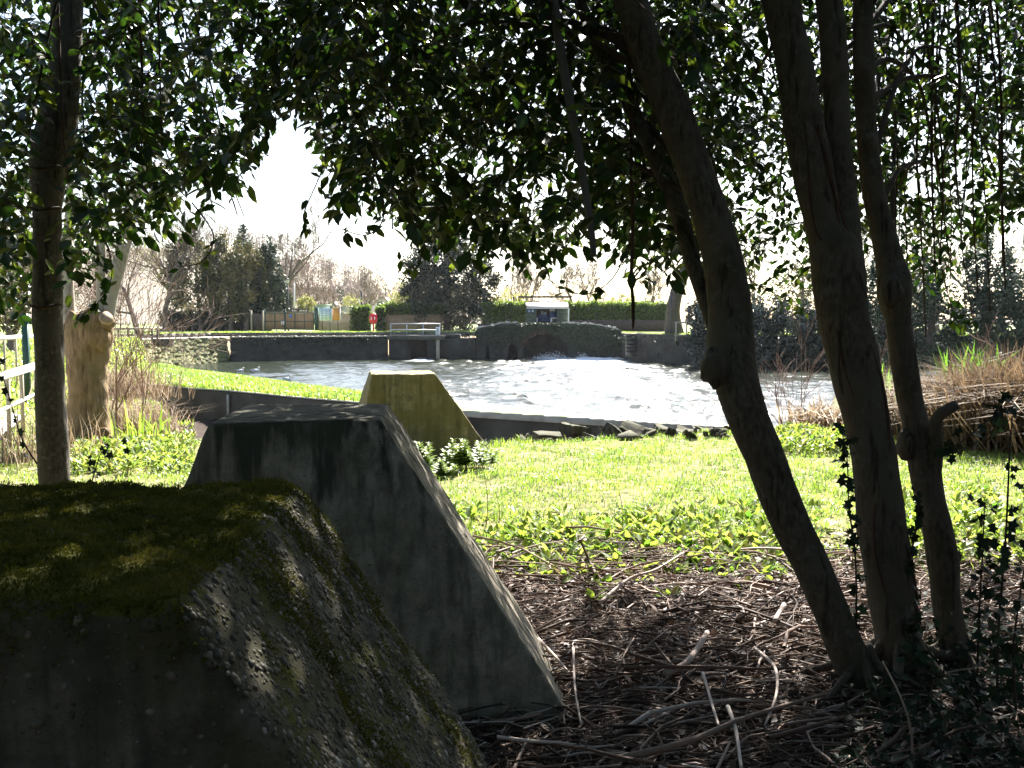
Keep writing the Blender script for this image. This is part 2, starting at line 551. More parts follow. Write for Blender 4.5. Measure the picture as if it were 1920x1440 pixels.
M['far_grass'] = plain('bank_grass', (0.12, 0.18, 0.03), (0.26, 0.3, 0.07), 1.5, 0.9, 0.2)
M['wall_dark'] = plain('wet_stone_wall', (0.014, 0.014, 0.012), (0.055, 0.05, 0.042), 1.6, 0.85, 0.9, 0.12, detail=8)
M['wall_conc'] = plain('old_retaining_concrete', (0.05, 0.045, 0.035), (0.13, 0.12, 0.095), 1.2, 0.9, 0.4, 0.03, detail=8)
M['coping'] = plain('coping_stone', (0.3, 0.27, 0.2), (0.55, 0.5, 0.4), 3, 0.85, 0.3)
M['pale_coping'] = plain('pale_lichen_coping', (0.32, 0.3, 0.26), (0.6, 0.56, 0.5), 3, 0.9, 0.6, 0.05)
M['path'] = plain('path_tarmac', (0.3, 0.28, 0.25), (0.45, 0.42, 0.38), 6, 0.9, 0.2)
M['fence_wood'] = plain('fence_boards', (0.17, 0.10, 0.05), (0.30, 0.20, 0.11), 6, 0.8, 0.3, stretch=(6, 1, 0.3))
M['pale_wood'] = plain('weathered_wood', (0.32, 0.27, 0.19), (0.48, 0.42, 0.31), 6, 0.8, 0.3, stretch=(3, 3, 0.4))
M['dark_wood'] = plain('dark_wood', (0.035, 0.025, 0.02), (0.09, 0.065, 0.05), 6, 0.8, 0.3)
M['green_paint'] = plain('dark_green_paint', (0.010, 0.04, 0.03), (0.02, 0.065, 0.045), 8, 0.45, 0.1)
M['shed'] = plain('green_grey_boards', (0.055, 0.07, 0.055), (0.11, 0.13, 0.10), 5, 0.75, 0.2, stretch=(0.4, 1, 4))
M['blue'] = plain('blue_paint', (0.03, 0.055, 0.15), (0.05, 0.085, 0.21), 5, 0.5, 0.1)
M['blue_sign'] = plain('blue_sign', (0.05, 0.14, 0.42), (0.07, 0.18, 0.48), 5, 0.4, 0)
M['roof'] = plain('pale_felt_roof', (0.26, 0.21, 0.18), (0.36, 0.3, 0.26), 4, 0.7, 0.2)
M['white'] = plain('white_paint', (0.68, 0.67, 0.65), (0.82, 0.81, 0.8), 6, 0.5, 0.1)
M['panel'] = plain('pale_blue_panel', (0.55, 0.66, 0.72), (0.62, 0.72, 0.78), 3, 0.4, 0)
M['orange'] = plain('orange_board', (0.55, 0.23, 0.05), (0.62, 0.28, 0.07), 8, 0.6, 0.1)
M['ink'] = plain('dark_ink', (0.05, 0.07, 0.09), (0.1, 0.12, 0.14), 8, 0.5, 0)
M['red'] = plain('red_plastic', (0.55, 0.012, 0.02), (0.65, 0.02, 0.03), 4, 0.35, 0)
M['steel'] = plain('galvanised_steel', (0.35, 0.37, 0.4), (0.5, 0.52, 0.55), 12, 0.45, 0.1, metal=0.6)
M['dark_steel'] = plain('dark_steel', (0.02, 0.02, 0.022), (0.05, 0.05, 0.052), 12, 0.5, 0.1)
M['brick'] = plain('old_brick', (0.05, 0.035, 0.03), (0.12, 0.08, 0.065), 3, 0.9, 0.5, 0.05, stretch=(1, 1, 4))
M['render_wall'] = plain('cream_render', (0.55, 0.52, 0.48), (0.68, 0.65, 0.6), 2, 0.8, 0)
M['tile_roof'] = plain('tiled_roof', (0.2, 0.11, 0.08), (0.3, 0.18, 0.13), 3, 0.8, 0)
M['glass'] = plain('window_glass', (0.03, 0.035, 0.04), (0.06, 0.065, 0.07), 3, 0.1, 0)
M['cut_wood'] = plain('cut_wood', (0.26, 0.18, 0.11), (0.4, 0.3, 0.2), 20, 0.8, 0.3)
M['feather'] = plain('white_feathers', (0.7, 0.7, 0.7), (0.85, 0.85, 0.85), 20, 0.7, 0)
M['stone'] = concrete('rubble_concrete', (0.04, 0.036, 0.03), (0.13, 0.115, 0.092), (0.12, 0.12, 0.045), (0.06, 0.055, 0.03), 0.3, 0.4, 0.5, 0.8)


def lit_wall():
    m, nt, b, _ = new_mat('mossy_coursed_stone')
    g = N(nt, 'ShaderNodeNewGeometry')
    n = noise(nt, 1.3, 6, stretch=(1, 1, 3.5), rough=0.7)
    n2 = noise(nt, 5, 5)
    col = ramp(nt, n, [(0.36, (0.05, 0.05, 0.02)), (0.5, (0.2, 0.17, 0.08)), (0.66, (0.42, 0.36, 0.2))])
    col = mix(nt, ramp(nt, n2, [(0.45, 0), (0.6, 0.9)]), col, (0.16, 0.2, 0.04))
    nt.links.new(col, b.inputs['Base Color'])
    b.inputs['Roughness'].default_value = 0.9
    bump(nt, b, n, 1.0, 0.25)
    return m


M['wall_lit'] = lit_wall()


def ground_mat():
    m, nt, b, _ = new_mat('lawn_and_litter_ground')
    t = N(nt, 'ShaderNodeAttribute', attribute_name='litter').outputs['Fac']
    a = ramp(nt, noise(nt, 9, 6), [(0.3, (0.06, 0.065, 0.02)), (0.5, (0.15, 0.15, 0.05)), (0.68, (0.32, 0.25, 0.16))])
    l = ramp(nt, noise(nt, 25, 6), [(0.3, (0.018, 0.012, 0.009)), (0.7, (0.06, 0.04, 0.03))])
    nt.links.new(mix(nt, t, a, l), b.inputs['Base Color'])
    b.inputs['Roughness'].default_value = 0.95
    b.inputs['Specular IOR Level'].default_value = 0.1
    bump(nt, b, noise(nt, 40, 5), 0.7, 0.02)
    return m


M['ground'] = ground_mat()


def water_mat():
    m, nt, b, out = new_mat('pond_water')
    g = N(nt, 'ShaderNodeNewGeometry').outputs['Position']
    b.inputs['Base Color'].default_value = (0.022, 0.028, 0.018, 1)
    b.inputs['Roughness'].default_value = 0.12
    b.inputs['IOR'].default_value = 1.33
    big = noise(nt, 0.5, 5, stretch=(1.0, 0.55, 1), rough=0.6)
    mid = noise(nt, 2.0, 4, stretch=(1.0, 1.5, 1), rough=0.6)
    fine = noise(nt, 8.5, 3, stretch=(1, 1.4, 1))
    chop = noise(nt, 0.09, 2)
    h = mathn(nt, 'ADD', mathn(nt, 'MULTIPLY', big, 1.0), mathn(nt, 'MULTIPLY', mid, 0.3))
    h = mathn(nt, 'ADD', h, mathn(nt, 'MULTIPLY', fine, 0.06))
    at_ = N(nt, 'ShaderNodeAttribute', attribute_name='rough_water').outputs['Fac']
    h = mathn(nt, 'MULTIPLY', h, mathn(nt, 'ADD', mathn(nt, 'MULTIPLY', at_, 0.9), mathn(nt, 'ADD', mathn(nt, 'MULTIPLY', chop, 0.35), 0.12)))
    bump(nt, b, h, 0.6, 0.25)
    # foam: broken white water carried from the outlets
    fo = N(nt, 'ShaderNodeAttribute', attribute_name='foam').outputs['Fac']
    fn = noise(nt, 0.9, 6, stretch=(0.5, 1.2, 1), rough=0.72)
    fm = ramp(nt, mathn(nt, 'ADD', mathn(nt, 'MULTIPLY', fo, 0.62), mathn(nt, 'MULTIPLY', fn, 0.6)), [(0.5, 0), (0.8, 1)])
    df = N(nt, 'ShaderNodeBsdfDiffuse')
    df.inputs[0].default_value = (0.75, 0.77, 0.78, 1)
    mx = N(nt, 'ShaderNodeMixShader')
    nt.links.new(fm, mx.inputs[0])
    nt.links.new(b.outputs[0], mx.inputs[1])
    nt.links.new(df.outputs[0], mx.inputs[2])
    nt.links.new(mx.outputs[0], out.inputs[0])
    return m


M['water'] = water_mat()
# ================================================================== THE SETTING
EMB_NEAR = np.array([on(x, y, -0.2)[:2] for x, y in ((150, 712), (307, 722), (350, 727), (429, 732), (562, 745), (670, 754), (877, 772), (1120, 787), (1240, 795), (1362, 802), (1500, 813))])
EMB_BACK = np.array([on(x, y, -0.2)[:2] for x, y in ((230, 674), (317, 686), (350, 695), (450, 707), (582, 726), (670, 737), (862, 754), (1120, 781), (1240, 790), (1357, 797), (1500, 808))])


def sst(a, b, x):
    t = np.clip((x - a) / (b - a), 0, 1)
    return t * t * (3 - 2 * t)


def left_edge(Y):
    return np.where(Y < 27, -0.345 * Y, -9.3 - (Y - 27) * 0.372)


def gz(X, Y):
    X, Y = np.asarray(X, float), np.asarray(Y, float)
    nz = (0.03 * wig(X, Y, 0.9) + 0.05 * wig(X, Y, 0.3, 2)) * (0.3 + 0.7 * sst(5.5, 7.5, Y)) - 0.045 * sst(7.2, 6.2, Y)
    ey = 12.7 + 0.4 * np.clip(X, 0, 4) + 0.25 * wig(X, Y * 0, 1.3)
    ditch = -1.0 + 0.35 * sst(0.5, 3.5, X) + 0.1 * wig(X, Y, 1.5)
    nearY = np.interp(X, EMB_NEAR[:, 0], EMB_NEAR[:, 1])
    h = np.where(Y > nearY + 0.3, -2.6, ditch)
    lawn = nz
    lw = sst(0.9, 0.0, Y - ey)
    h = h * (1 - lw) + lawn * lw
    right = sst(-0.6, 0.4, X - (0.33 * Y - 0.25)) * sst(29, 25, Y) * sst(13, 14, Y)
    h = h * (1 - right) + lawn * right
    le = left_edge(Y)
    lf = sst(0.1, -1.1, X - le) * sst(12, 13.5, Y)
    h = h * (1 - lf) + (nz + 0.55 * sst(14, 60, Y)) * lf
    return h


def build_ground():
    xs = np.unique(np.concatenate([np.linspace(-60, -14, 40), np.arange(-14, 10, 0.22), np.linspace(10, 40, 30)]))
    ys = np.unique(np.concatenate([np.linspace(-14, 0, 12), np.arange(0, 24, 0.2), np.linspace(24, 66, 56)]))
    X, Y = np.meshgrid(xs, ys, indexing='ij')
    Z = gz(X, Y)
    n, m = X.shape
    i, j = np.meshgrid(np.arange(n - 1), np.arange(m - 1), indexing='ij')
    q = np.stack([i * m + j, (i + 1) * m + j, (i + 1) * m + j + 1, i * m + j + 1], -1).reshape(-1, 4)
    mb = MB()
    mb.add(np.stack([X, Y, Z], -1), [q])
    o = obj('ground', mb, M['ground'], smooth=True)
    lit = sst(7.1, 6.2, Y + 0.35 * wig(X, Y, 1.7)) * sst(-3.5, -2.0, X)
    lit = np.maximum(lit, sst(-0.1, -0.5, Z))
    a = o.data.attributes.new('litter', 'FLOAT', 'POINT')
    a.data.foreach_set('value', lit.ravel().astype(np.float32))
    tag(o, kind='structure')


build_ground()


def strip(mb, A, B, za, zb, tint=0.5):
    """surface between two plan polylines with the same number of points"""
    n = len(A)
    V = np.concatenate([np.column_stack([A, np.broadcast_to(za, n)]), np.column_stack([B, np.broadcast_to(zb, n)])])
    i = np.arange(n - 1)
    mb.add(V, [np.stack([i, i + 1, n + i + 1, n + i], -1)], tint)


def resample(P, n):
    P = np.asarray(P, float)
    d = np.concatenate([[0], np.cumsum(np.linalg.norm(np.diff(P, axis=0), axis=1))])
    t = np.linspace(0, d[-1], n)
    return np.stack([np.interp(t, d, P[:, k]) for k in range(P.shape[1])], 1)


# --- embankment (grass causeway), its retaining wall facing the camera
nE, bE = resample(EMB_NEAR, 60), resample(EMB_BACK, 60)
# keep the pairing by column
nE = np.stack([np.interp(np.linspace(0, 10, 60), np.arange(11), EMB_NEAR[:, k]) for k in (0, 1)], 1)
bE = np.stack([np.interp(np.linspace(0, 10, 60), np.arange(11), EMB_BACK[:, k]) for k in (0, 1)], 1)
mb = MB()
K = 7
prev = nE
for k in range(1, K):
    cur = nE + (bE - nE) * k / (K - 1)
    hump = lambda u: -0.2 + 0.0 * u
    za = -0.2 + 0.14 * math.sin(math.pi * (k - 1) / (K - 1)) * np.clip(np.linalg.norm(bE - nE, axis=1) / 6, 0, 1)
    zb = -0.2 + 0.14 * math.sin(math.pi * k / (K - 1)) * np.clip(np.linalg.norm(bE - nE, axis=1) / 6, 0, 1)
    strip(mb, prev, cur, za, zb)
    prev = cur
strip(mb, bE, bE + [0, 0.15], -0.2, -2.6)
tag(obj('embankment', mb, M['far_grass']), kind='structure')

mb = MB()
off = np.array([0.0, -0.03])
strip(mb, nE + off, nE + off, -1.9, -0.24)
strip(mb, nE + off, nE + [0, 0.02], -0.24, -0.24)
rw = thing('retaining_wall', 'dark concrete retaining wall of the grassy causeway facing the ditch', 'wall', (*nE[30], -1.2))
obj('wall_face', mb, M['wall_conc'], rw)
mb = MB()
ragged = 0.03 * wig(nE[:, 0], nE[:, 1], 3)
for i in range(len(nE) - 1):
    a, b_ = nE[i] + [0, -0.06], nE[i + 1] + [0, -0.06]
    wv, wv2 = [(lambda w_: 0.07 if w_ > 2.6 else max(w_ * 0.98, 0.22))(np.linalg.norm(bE[j] - nE[j])) for j in (i, i + 1)]
    V = []
    for p, w_, rg in ((a, wv, ragged[i]), (b_, wv2, ragged[i + 1])):
        zz = -0.215 if w_ < 0.1 else -0.3
        V += [[p[0], p[1] + rg, zz], [p[0], p[1] + rg, -0.19], [p[0], p[1] + w_ + 0.06, -0.185], [p[0], p[1] + w_ + 0.06, zz]]
    mb.add(V, [[[0, 1, 5, 4], [1, 2, 6, 5], [2, 3, 7, 6]]])
obj('coping', mb, M['coping'], rw)
# expansion joint post on the wall face
p = on(429, 736, -0.25)
mb = MB()
box(mb, (p[0] - 0.03, p[1] - 0.11, -1.5), (p[0] + 0.03, p[1] - 0.04, -0.3))
obj('joint_strip', mb, M['coping'], rw)

# --- quay: polylines (plan) of the far wall
QB = np.array([on(x, y, WATER)[:2] for x, y in ((282, 693), (300, 689), (330, 686), (365, 683), (400, 680), (432, 677), (560, 675), (640, 674), (728, 673))])
TERR = 0.40


def build_water():
    ss = np.concatenate([np.linspace(-1.5, -0.45, 20)[:-1], np.linspace(-0.45, 0.45, 640), np.linspace(0.45, 1.5, 20)[1:]])
    ys = np.concatenate([np.linspace(9, 16, 12)[:-1], 16 + 64 * np.linspace(0, 1, 430) ** 1.25])
    S, Y = np.meshgrid(ss, ys, indexing='ij')
    X = S * Y
    n, m = X.shape
    i, j = np.meshgrid(np.arange(n - 1), np.arange(m - 1), indexing='ij')
    q = np.stack([i * m + j, (i + 1) * m + j, (i + 1) * m + j + 1, i * m + j + 1], -1).reshape(-1, 4)
    P = np.stack([X, Y, np.full_like(X, WATER)], -1).reshape(-1, 3)
    px, py = proj(P)
    x, y = P[:, 0], P[:, 1]
    # broken water downstream of the bridge arch (about x=4, y=73) spreading towards the near wall
    ax = 5.0 - 0.02 * (73 - y)
    core = np.exp(-((x - ax) / (3.2 + 0.10 * (73 - y))) ** 2) * sst(38, 68, y)
    foam = 0.75 * core * sst(52, 71, y) + 0.28 * core
    sl = np.exp(-((x + 6.6) / (1.3 + 0.08 * (73 - y))) ** 2) * sst(62, 72, y)
    foam = np.maximum(foam, 0.6 * sl)
    rgh = 0.35 + 0.65 * np.exp(-((x - 2.5 - 0.02 * (60 - y)) / 9) ** 2) * sst(-16, -4, x)
    rgh *= sst(-19, -7, x + (y - 45) * 0.15) * 0.85 + 0.15
    wr = np.random.default_rng(44)
    w = np.zeros(len(x))
    for k in range(46):
        lam = math.exp(wr.uniform(math.log(0.42), math.log(3.4)))
        th = wr.normal(1.45, 0.75)
        kk = 2 * math.pi / lam
        w += 0.047 / kk * np.sin(kk * (math.cos(th) * x + math.sin(th) * y) + wr.uniform(0, 6.3) + 1.3 * wig(x, y, 0.35, k))
    patch = 0.75 + 0.45 * wig(x * 0.5, y, 0.22, 3) + 0.25 * wig(x, y, 0.6, 5)
    amp = np.clip(patch, 0.25, 1.4) * (0.28 + 0.95 * rgh)
    Z = P[:, 2] + w * amp + 0.05 * core * wig(x, y, 1.6) + 0.1 * np.exp(-((x - 6.2) / 1.6) ** 2 - ((y - 71.5) / 1.6) ** 2)
    P[:, 2] = Z
    mb = MB()
    mb.add(P, [q])
    o = obj('water', mb, M['water'], smooth=True)
    for nm, v in (('foam', foam), ('rough_water', rgh)):
        a = o.data.attributes.new(nm, 'FLOAT', 'POINT')
        a.data.foreach_set('value', np.asarray(v).ravel().astype(np.float32))
    tag(o, kind='structure')


build_water()

# --- far bank ground reaching the horizon
UP = np.array([[-34, 58], [-27, 62], [-24, 66.5], [-22, 72], [-9.0, 76], [-2.5, 76.5]])
far_line = np.vstack([[[-300, 58]], UP, [[-2.4, 75.2], [8.2, 74.6], [9.0, 68], [13, 61], [19, 59], [34, 58.5], [200, 58]]])
mb = MB()
strip(mb, far_line, np.column_stack([far_line[:, 0] * 1.0, np.full(len(far_line), 100.0)]), BANK, BANK)
strip(mb, np.column_stack([far_line[:, 0], np.full(len(far_line), 100.0)]), np.column_stack([far_line[:, 0] * 6, np.full(len(far_line), 900.0)]), BANK, BANK - 1)
tag(obj('far_bank', mb, M['far_grass']), kind='structure')
# terrace path between the lower quay wall and the upper kerb wall
inner = resample(UP[2:5] + [0, 0], 9)
QT = QB.copy()
QT[:6] += np.array([[-1.3, 0.35]] * 6) * np.array([1, 1, 1, 1, 0.7, 0.15])[:, None]   # batter of the mossy wall
mb = MB()
strip(mb, QT, resample(np.array([[-26, 62], [-24, 66.5], [-22, 72.0], [-9, 76], [-7, 76.2]]), 9), TERR, TERR)
tag(obj('quay_path', mb, M['path']), kind='structure')

# mossy battered wall in the sun
mb = MB()
for r_ in range(14):
    f0, f1 = r_ / 14, (r_ + 1) / 14
    A = resample(QB[:6], 60) * (1 - f0) + resample(QT[:6], 60) * f0
    B = resample(QB[:6], 60) * (1 - f1) + resample(QT[:6], 60) * f1
    jit = lambda k: 0.09 * wig(np.arange(60), np.full(60, k * 3.1), 1.1, k) + 0.07 * np.random.default_rng(k).normal(0, 1, 60)
    A = A + np.column_stack([jit(r_), jit(r_) * 0])
    za, zb = WATER - 0.2 + (TERR - WATER + 0.2) * f0, WATER - 0.2 + (TERR - WATER + 0.2) * f1
    strip(mb, A, A + [-0.06, 0], za, zb)
    strip(mb, A + [-0.06, 0], B + np.column_stack([jit(r_ + 1), jit(0) * 0]), zb, zb)
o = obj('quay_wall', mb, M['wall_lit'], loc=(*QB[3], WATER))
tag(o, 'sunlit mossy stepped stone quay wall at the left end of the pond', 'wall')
# dark quay wall
mb = MB()
D = resample(QB[5:], 50)
for r_ in range(8):
    za, zb = WATER - 0.3 + 1.99 * r_ / 8, WATER - 0.3 + 1.99 * (r_ + 1) / 8
    strip(mb, D + np.column_stack([0 * D[:, 0], 0.10 * wig(D[:, 0], D[:, 1] * 0 + r_, 1.5)]),
          D + np.column_stack([0 * D[:, 0], 0.10 * wig(D[:, 0], D[:, 1] * 0 + r_ + 1, 1.5)]), za, zb)
strip(mb, D + [0, -0.1], D + [0, 1.0], TERR + 0.01, TERR + 0.012)
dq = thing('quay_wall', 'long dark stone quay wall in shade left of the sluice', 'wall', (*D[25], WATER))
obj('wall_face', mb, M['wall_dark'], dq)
mb = MB()
for i in range(49):
    if rng.random() < 0.9:
        a, b_ = D[i], D[i + 1]
        h = rng.uniform(0.03, 0.08)
        box(mb, (a[0] + 0.02, a[1] - 0.16, TERR - 0.05), (b_[0] - 0.02, a[1] + 0.34, TERR + h))
obj('coping', mb, M['coping'], dq)
n = 700
i = rng.integers(0, 50, n)
P = np.column_stack([D[i] + rng.normal(0, 0.3, (n, 2)) * [1, 0.1] + [0, -0.12], TERR - np.abs(rng.normal(0, 0.35, n))])
mb = MB()
leaves(mb, P, rdir(n) + [0, 0, -0.5], rdir(n) + [0, -1, 0], rng.uniform(0.1, 0.22, n), rng.uniform(0, 1, n), 'fast')
obj('hanging_weeds', mb, M['far_ivy'], dq)
# upper low wall
mb = MB()
L = resample(UP[1:], 40)
for i in range(39):
    a, b_ = L[i], L[i + 1]
    bar(mb, (*a, (TERR + BANK) / 2 + 0.0), (*b_, (TERR + BANK) / 2), 0.3, BANK - TERR + 0.05)
o = obj('kerb_wall', mb, M['wall_conc'], loc=(*L[20], TERR))
tag(o, 'low kerb wall running along the grass above the far quay path', 'wall')
# gravel apron before the gate
mb = MB()
strip(mb, np.array([[-20, 77.5], [-16, 77.3]]), np.array([[-20, 80.3], [-16, 80.3]]), BANK + 0.01, BANK + 0.01)
tag(obj('path', mb, M['path']), kind='structure')
# concrete path on the near left behind the railings
mb = MB()
A = np.array([[-5.2, 8.0], [-6.0, 10.2], [-6.6, 12.5], [-7.9, 16], [-9.5, 17.5]])
Bp = A + np.column_stack([-2.0 - 0.05 * A[:, 1], 0 * A[:, 0]])
A, Bp = resample(A, 60), resample(Bp, 60)
strip(mb, A, Bp, gz(A[:, 0], A[:, 1]) + 0.06, gz(Bp[:, 0], Bp[:, 1]) + 0.06)
tag(obj('footpath', mb, M['path']), kind='structure')

# ================================================================== FAR STRUCTURES
YF = 78.0
mpp = lambda Y: Y / FPX


def fx(px, Y):
    return (px - 960) / FPX * Y * 1.0


def fz(py, Y):
    return at(960, py, Y)[2]


def fbox(mb, x0, y0, x1, y1, Y, d=0.1, tint=0.5):
    """box whose front face covers photo pixels x0..x1, y0..y1 at depth Y"""
    box(mb, (fx(x0, Y), Y, fz(y1, Y)), (fx(x1, Y), Y + d, fz(y0, Y)), tint)


# --- bridge
BY = 72.6


def build_bridge():
    br = thing('bridge', 'ivy-covered brick bridge with dark arched culvert over white water', 'bridge', (fx(1028, BY), BY, WATER))
    xs = np.linspace(893, 1162, 180)
    top = np.interp(xs, [893, 897, 944, 962, 1052, 1106, 1130, 1162], [617, 615, 605.5, 606, 606, 607.5, 611, 618])
    wz = WATER - 0.3
    zt = np.array([fz(t, BY) for t in top])

    def opening(x):
        # main arch
        if 983 < x < 1066:
            u = (x - 1022) / 41.0
            return fz(626 + 26 * (1 - math.sqrt(max(0, 1 - u * u))), BY)
        if 952 < x < 970:
            u = (x - 961) / 9
            return fz(645 + 8 * (1 - math.sqrt(max(0, 1 - u * u))), BY)
        if 1081 < x < 1098:
            u = (x - 1089.5) / 8.5
            return fz(646 + 8 * (1 - math.sqrt(max(0, 1 - u * u))), BY)
        if 910 < x < 918:
            return fz(652, BY)
        return wz
    zb = np.array([opening(x) for x in xs])
    X = np.array([fx(x, BY) for x in xs])
    n = len(xs)
    mb = MB()
    dep = 3.0
    rows = 6
    fr = []
    for r_ in range(rows + 1):
        z = zb + (zt - zb) * r_ / rows
        fr.append(np.column_stack([X, np.full(n, BY) + (0.05 * wig(X, z, 2.0) if 0 < r_ < rows else 0), z]))
    V = np.concatenate(fr + [np.column_stack([X, np.full(n, BY + dep), zb]), np.column_stack([X, np.full(n, BY + dep), zt])])
    i = np.arange(n - 1)
    fs = [np.stack([r_ * n + i, r_ * n + i + 1, (r_ + 1) * n + i + 1, (r_ + 1) * n + i], -1) for r_ in range(rows)]
    fs.append(np.stack([(rows + 1) * n + i, (rows + 1) * n + i + 1, i + 1, i], -1))
    fs.append(np.stack([rows * n + i, rows * n + i + 1, (rows + 2) * n + i + 1, (rows + 2) * n + i], -1))
    mb.add(V, fs)
    box(mb, (X[0], BY + dep, wz), (X[-1], BY + dep + 0.2, fz(607, BY)))
    obj('wall', mb, M['wall_dark'], br)
    # ragged pale coping stones along the parapet
    mb = MB()
    for k in range(0, n - 3, 3):
        if 972 < xs[k] < 1050 and rng.random() < 0.75:
            continue
        h = rng.uniform(0.05, 0.17)
        a = np.array([X[k], BY + 0.15, zt[k] + h / 2 - 0.02])
        b_ = np.array([X[k + 3], BY + 0.15, zt[k + 3] + h / 2 - 0.02])
        bar(mb, a, b_, 0.5, h)
    obj('coping', mb, M['pale_coping'], br)
    # arch ring stones
    mb = MB()
    for k in range(12):
        a = math.pi * (0.42 + 0.55 * k / 11)
        if k in (4, 7):
            continue
        cx, cy = 1022 + 43 * math.cos(a), 652 - 29 * math.sin(a)
        p = np.array([fx(cx, BY), BY - 0.02, fz(cy, BY)])
        box(mb, p - [0.17, 0.06, 0.14], p + [0.17, 0.2, 0.14 + rng.uniform(0, 0.1)])
    obj('arch_stone', mb, M['brick'], br)
    # ivy
    mb = MB()
    n = 11000
    px = rng.uniform(893, 1164, n)
    tp = np.interp(px, [893, 944, 962, 1052, 1106, 1162], [616, 606, 606, 606, 608, 618])
    dens = np.interp(px, [893, 930, 950, 1000, 1164], [0.15, 0.35, 0.9, 1, 1])
    py = tp + rng.beta(1.1, 1.8, n) * np.interp(px, [893, 945, 955, 975, 984, 1004, 1024, 1040, 1056, 1070, 1100, 1164], [34, 52, 34, 50, 30, 15, 15, 26, 34, 58, 60, 58]) * rng.uniform(0.6, 1.1, n)
    keep = (rng.random(n) < dens)
    px, py = px[keep], py[keep]
    P = np.column_stack([fx(px, BY), BY - rng.uniform(0.02, 0.3, len(px)), [fz(v, BY) for v in py]])
    leaves(mb, P, rdir(len(P)) + [0, -0.3, -0.7], rdir(len(P)) + [0, -1.2, 0.4], rng.uniform(0.1, 0.22, len(P)), np.clip(rng.normal(0.5 + 0.25 * wig(px, py, 0.12), 0.25), 0, 1), 'fast')
    obj('ivy', mb, M['far_ivy'], br)


build_bridge()

# --- foam and spray under the bridge
mb = MB()
for (cx, cy, w_, h_, n) in ((1035, 672, 2.0, 0.5, 1400), (1092, 671, 0.8, 0.45, 700), (1070, 676, 4.0, 0.12, 900)):
    P0 = np.array([fx(cx, 71.9), 71.9, WATER])
    d = rng.normal(0, 1, (n, 3)) * [w_ * 0.5, 0.5, h_ * 0.5]
    d[:, 2] = np.abs(d[:, 2]) * np.exp(-(d[:, 0] / w_) ** 2 * 2)
    leaves(mb, P0 + d, rdir(n), rdir(n), rng.uniform(0.02, 0.07, n), 0.5, 'fast', 1.4)
tag(obj('foam', mb, M['feather'], loc=(fx(1040, 71.9), 71.9, WATER)), 'white foam and spray churning below the bridge arch', 'foam', kind='stuff')

# --- sluice left of the bridge
SY = 72.9
sl = thing('sluice', 'concrete sluice outlet with dark square opening left of the bridge', 'sluice', (fx(790, SY), SY, WATER))
mb = MB()
fbox(mb, 725, 629, 833, 637, SY - 0.5, 3.5)
obj('deck_slab', mb, M['wall_conc'], sl)
for x0, x1 in ((729, 767), (800, 817)):
    mb = MB()
    fbox(mb, x0, 637, x1, 682, SY, 3.0)
    obj('pier', mb, M['wall_dark'], sl)
mb = MB()
fbox(mb, 817, 634, 895, 682, SY + 0.4, 3.0)
fbox(mb, 833, 627, 862, 634, SY + 0.6, 1.8)
obj('side_wall', mb, M['wall_dark'], sl)
mb = MB()
fbox(mb, 766, 637, 801, 682, SY + 2.6, 0.2)
obj('back_wall', mb, M['dark_wood'], sl)
hr = thing('handrail', 'pale steel handrail standing on the sluice deck', 'railing', (fx(779, SY), SY, fz(629, SY)))
for x in (733, 763, 793.5, 825):
    mb = MB()
    tube(mb, [(fx(x, SY), SY, fz(629, SY)), (fx(x, SY), SY, fz(607, SY))], 0.032, 8)
    obj('post', mb, M['steel'], hr)
for y in (607, 618.5):
    mb = MB()
    tube(mb, [(fx(732, SY), SY, fz(y, SY)), (fx(826, SY), SY, fz(y, SY))], 0.032, 8)
    obj('rail', mb, M['steel'], hr)
gp = thing('water_gauge', 'white water level board on a post at the right end of the sluice', 'gauge', (fx(821, SY - 0.4), SY - 0.4, WATER))
mb = MB()
fbox(mb, 817.5, 634, 824, 684, SY - 0.35, 0.2)
obj('post', mb, M['pale_wood'], gp)
mb = MB()
fbox(mb, 817, 613, 824.5, 634, SY - 0.42, 0.06)
obj('gauge_board', mb, M['white'], gp)
mb = MB()
for k in range(7):
    fbox(mb, 819, 616 + k * 2.5, 822.5, 617 + k * 2.5, SY - 0.435, 0.012)
obj('gauge_marks', mb, M['ink'], gp)
ld = thing('ladder', 'rusty iron ladder on the quay wall between sluice and bridge', 'ladder', (fx(885, SY), SY + 0.2, WATER))
for x in (879.5, 889):
    mb = MB()
    tube(mb, [(fx(x, SY), SY + 0.2, fz(673, SY)), (fx(x - (-1 if x > 885 else 1) * 0, SY), SY + 0.2, fz(612, SY))], 0.035, 6)
    obj('side_rail', mb, M['wall_conc'], ld)
for k in range(9):
    y = 634 + k * 4.4
    mb = MB()
    tube(mb, [(fx(879.5, SY), SY + 0.2, fz(y, SY)), (fx(889, SY), SY + 0.2, fz(y, SY))], 0.025, 6)
    obj('rung', mb, M['wall_conc'], ld)

